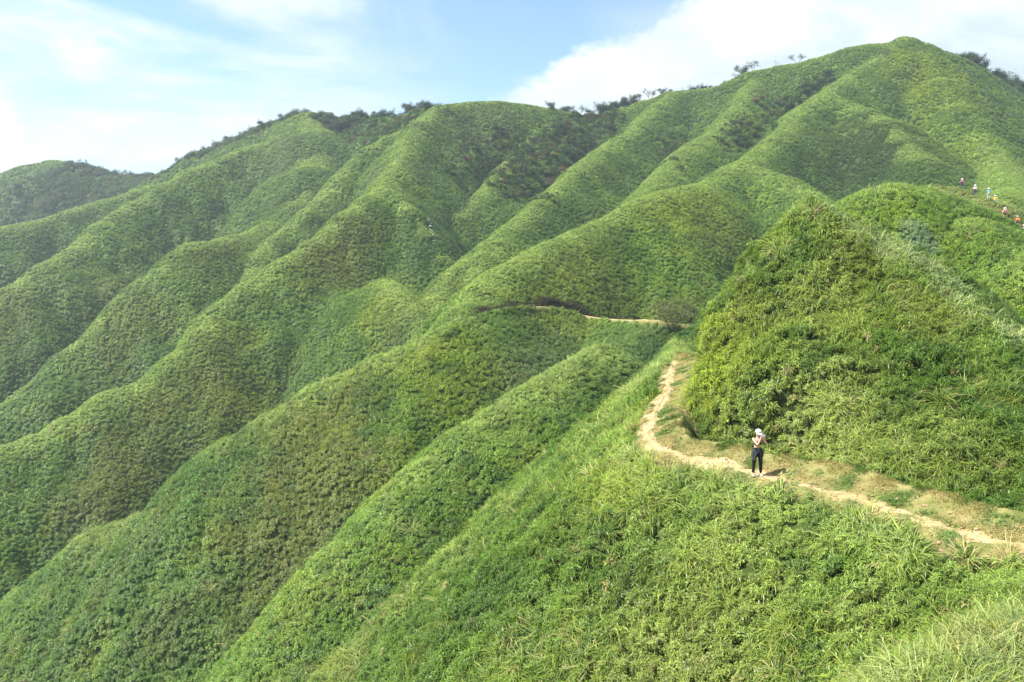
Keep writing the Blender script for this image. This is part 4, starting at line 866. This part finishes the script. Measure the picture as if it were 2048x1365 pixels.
def phone_mesh(P):
    a = (Vector(P['wrl'])+Vector(P['wrr']))/2; bm = bmesh.new(); bmesh.ops.create_cube(bm, size=1)
    for v in bm.verts: v.co = Vector((v.co.x*.15, v.co.y*.010, v.co.z*.075))+a+Vector((0, -.035, .085))
    bmesh.ops.bevel(bm, geom=bm.edges[:], offset=.003, segments=2); me = bpy.data.meshes.new('phone'); bm.to_mesh(me); bm.free(); return me

BLACKC = cloth('black_cloth', (0.012, 0.012, 0.015)); CHAR = cloth('charcoal_cloth', (0.03, 0.032, 0.04)); WHITEC = cloth('white_cloth', (0.8, 0.79, 0.84)); GREYSH = cloth('pale_grey_shoe', (0.42, 0.44, 0.5))
pose = dict(pelvis=(0, 0, .90), waist=(0, -.005, 1.03), chest=(-.01, -.01, 1.20), neck=(0, -.01, 1.375), chin=(.01, -.035, 1.45), head=(.015, -.03, 1.515), up=(0, 0, 1), face=(.08, -1, -.25),
  shl=(-.165, -.01, 1.325), ell=(-.045, -.215, 1.13), wrl=(.055, -.20, 1.375), shr=(.155, -.01, 1.325), elr=(.265, -.16, 1.16), wrr=(.165, -.20, 1.385), hsl=(-1, 0, 0), hsr=(1, 0, 0), hcl=(.6, -.3, .4), hcr=(-.6, -.3, .4),
  hipl=(-.085, 0, .86), knl=(-.105, -.02, .48), anl=(-.115, .01, .085), tol=(-.125, -.12, .03), hipr=(.085, 0, .86), knr=(.125, -.015, .48), anr=(.145, .02, .085), tor=(.165, -.11, .03))
def ground_on(px, D, up=0.0):
    x = W(px, 500, D)[0]; return (x, D, zat(x, D)+up)
pw = {'eye': DARKEYE, 'lip': LIP, 'items': [('hair', hair_mesh, HAIR), ('cap', cap_mesh, WHITEC), ('crop_top', croptop_mesh, BLACKC), ('trousers', pants_mesh, BLACKC), ('tied_jacket', waist_jacket, CHAR),
  ('shoe', lambda P: shoe_mesh(P, 'l'), GREYSH), ('shoe', lambda P: shoe_mesh(P, 'r'), GREYSH)]}
main = figure(ground_on(1527, 26.15, 0.03), -0.05, 1.60, pose, pw, 'woman in white cap, black crop top and trousers photographing from the clay path')
k = 1.60/1.65; rot = Matrix.Rotation(-0.05, 4, 'Z')
ph = add('mobile_phone', phone_mesh(pose), plain_mat('pale_phone_case', (0.55, 0.5, 0.72), 0.3), label='pale lilac phone the woman in the white cap holds up to her face', cat='phone'); ph.location = main.location; ph.rotation_euler = main.rotation_euler; ph.scale = (k, k, k)

def walk(ph=1, arm=0.15):
    return dict(pelvis=(0, 0, .90), waist=(0, -.01, 1.03), chest=(0, -.03, 1.20), neck=(0, -.05, 1.375), chin=(0, -.085, 1.45), head=(0, -.08, 1.515), up=(0, 0, 1), face=(0, -1, -.15),
      shl=(-.17, -.03, 1.32), ell=(-.23, .0-arm*ph, 1.06), wrl=(-.22, -.14-arm*ph, .87), shr=(.17, -.03, 1.32), elr=(.23, .0+arm*ph, 1.06), wrr=(.22, -.10+arm*ph, .86),
      hipl=(-.085, 0, .86), knl=(-.09, -.10*ph-.03, .49), anl=(-.10, -.14*ph+.05, .09), tol=(-.11, -.14*ph-.08, .035), hipr=(.085, 0, .86), knr=(.09, .08*ph-.04, .49), anr=(.10, .20*ph+.04, .11), tor=(.11, .20*ph-.09, .04))
def hands_up():
    p = walk(0, 0); p.update(ell=(-.27, -.18, 1.15), wrl=(-.14, -.34, 1.22), elr=(.27, -.18, 1.15), wrr=(.14, -.34, 1.22)); return p
cs = {n: cloth(n+'_fabric', c) for n, c in dict(pink=(0.72, 0.18, 0.34), orange=(0.85, 0.22, 0.04), sky=(0.22, 0.48, 0.80), red=(0.75, 0.03, 0.04), palepink=(0.8, 0.45, 0.5), purple=(0.20, 0.10, 0.50), yellow=(0.75, 0.50, 0.06), navy=(0.03, 0.04, 0.09), grey=(0.4, 0.4, 0.42), salmon=(0.82, 0.36, 0.25)).items()}
def hiker(px, D, rz, pose_, shirt, legs, hat, pack, label, short=False, extra=()):
    it = [('hair', lambda P: hair_mesh(P, False), HAIR), ('sun_hat', hat_mesh, hat), ('shirt', lambda P: shirt_mesh(P), shirt), ('shorts', shorts_mesh, legs) if short else ('trousers', pants_mesh, legs),
          ('shoe', lambda P: shoe_mesh(P, 'l'), GREYSH), ('shoe', lambda P: shoe_mesh(P, 'r'), GREYSH)]
    it += list(extra)
    r = figure(ground_on(px, D, 0.05), rz, 1.66, pose_, {'eye': DARKEYE, 'lip': LIP, 'items': it}, label, 'hikers on the ridge path')
    if pack is not None:
        b = add('backpack', pack_mesh(pose_), pack[0], label=pack[1], cat='backpack'); b.location = r.location; b.rotation_euler = r.rotation_euler; b.scale = r.scale
    return r
hiker(1916, 128, 1.9, walk(1), cs['pink'], cs['navy'], WHITEC, (CHAR, 'dark backpack worn by the topmost hiker in the pink shirt'), 'topmost hiker in pink shirt and white hat on the ridge path')
hiker(1943, 124, 2.5, walk(-1), cs['salmon'], cs['navy'], WHITEC, (WHITEC, 'white backpack on the second hiker from the top'), 'second hiker from the top in salmon shirt and white hat')
hiker(1971, 121.5, 3.0, hands_up(), cs['sky'], cs['grey'], WHITEC, None, 'hiker in light blue jacket and white hat beside the grassy knoll')
hiker(2005, 115.5, 2.4, walk(1), cs['palepink'], BLACKC, WHITEC, (cs['red'], 'red backpack on the hiker in dark shorts'), 'hiker in pale pink shirt and dark shorts with red pack climbing the steps', True)
hiker(2031, 112.3, 2.7, walk(-1), cs['orange'], cs['navy'], cs['grey'], (cs['orange'], 'orange backpack on the orange-shirted hiker'), 'hiker in orange shirt and dark trousers on the steps')
hiker(2045, 110.3, 2.9, walk(1), cs['purple'], cs['navy'], cs['palepink'], (cs['yellow'], 'yellow backpack on the hiker at the frame edge'), 'lowest hiker in purple shirt and pink hat at the right edge')
hiker(1984, 122.5, 2.9, walk(-1), cs['yellow'], cs['grey'], WHITEC, None, 'hiker in pale yellow top half hidden just right of the blue jacket')
# green bag lying in the mown grass left of the woman
def bag():
    bm = bmesh.new(); bmesh.ops.create_icosphere(bm, subdivisions=3, radius=.13)
    for v in bm.verts:
        n = perlin(np.array([v.co.x*14]), np.array([v.co.y*14+v.co.z*9]), 9)[0]; v.co *= 1+.35*n; v.co.z = v.co.z*.55+.05
        if v.co.z > .09: v.co.z += .05*max(0, 1-abs(v.co.x)*14)
    me = bpy.data.meshes.new('crumpled_bag'); bm.to_mesh(me); bm.free(); return me
o = add('plastic_bag', bag(), plain_mat('green_plastic', (0.05, 0.55, 0.28), 0.35, 0.2), label='crumpled bright green plastic bag in the mown grass left of the woman', cat='plastic bag'); o.location = ground_on(1398, 31.2, 0.12)
# log steps of the hikers' path
LOG = plain_mat('weathered_log', (0.30, 0.25, 0.18), 0.9)
for i, t in enumerate(np.linspace(0.15, 0.95, 7)):
    px, D = 2006+t*34, 115.4-t*4.6; g = ground_on(px, D, 0.10); V, F = tube([(-.55, 0, 0), (-.2, .01, .01), (.2, -.01, .0), (.55, 0, .01)], [.075, .08, .078, .07], 8)
    s = add('log_step', mesh_np('log_step', V, F, True), LOG, label=('topmost','second highest','third highest','middle','third lowest','second lowest','lowest')[i]+' weathered log step across the hikers\' ridge path', cat='step', group='log steps of the ridge path'); s.location = g; s.rotation_euler = (0, 0, 0.5)

# ------------------------------------------------------------------ the air between
def haze():
    me = bpy.data.meshes.new('haze'); bm = bmesh.new(); bmesh.ops.create_cube(bm, size=1)
    for v in bm.verts: v.co = Vector((v.co.x*3200, v.co.y*3200, 150 if v.co.z > 0 else float(GZ.min())-3))
    bm.to_mesh(me); bm.free()
    m, t = new_mat('pale_haze'); p = N('ShaderNodeVolumePrincipled', t); p.inputs['Density'].default_value = HAZE; p.inputs['Color'].default_value = (0.76, 0.88, 1.0, 1); p.inputs['Anisotropy'].default_value = 0.3
    o = N('ShaderNodeOutputMaterial', t); L(t, p.outputs[0], o.inputs['Volume'])
    add('haze', me, m, kind='stuff', label='thin pale haze over the hills')
HAZE = 0.00042
haze()
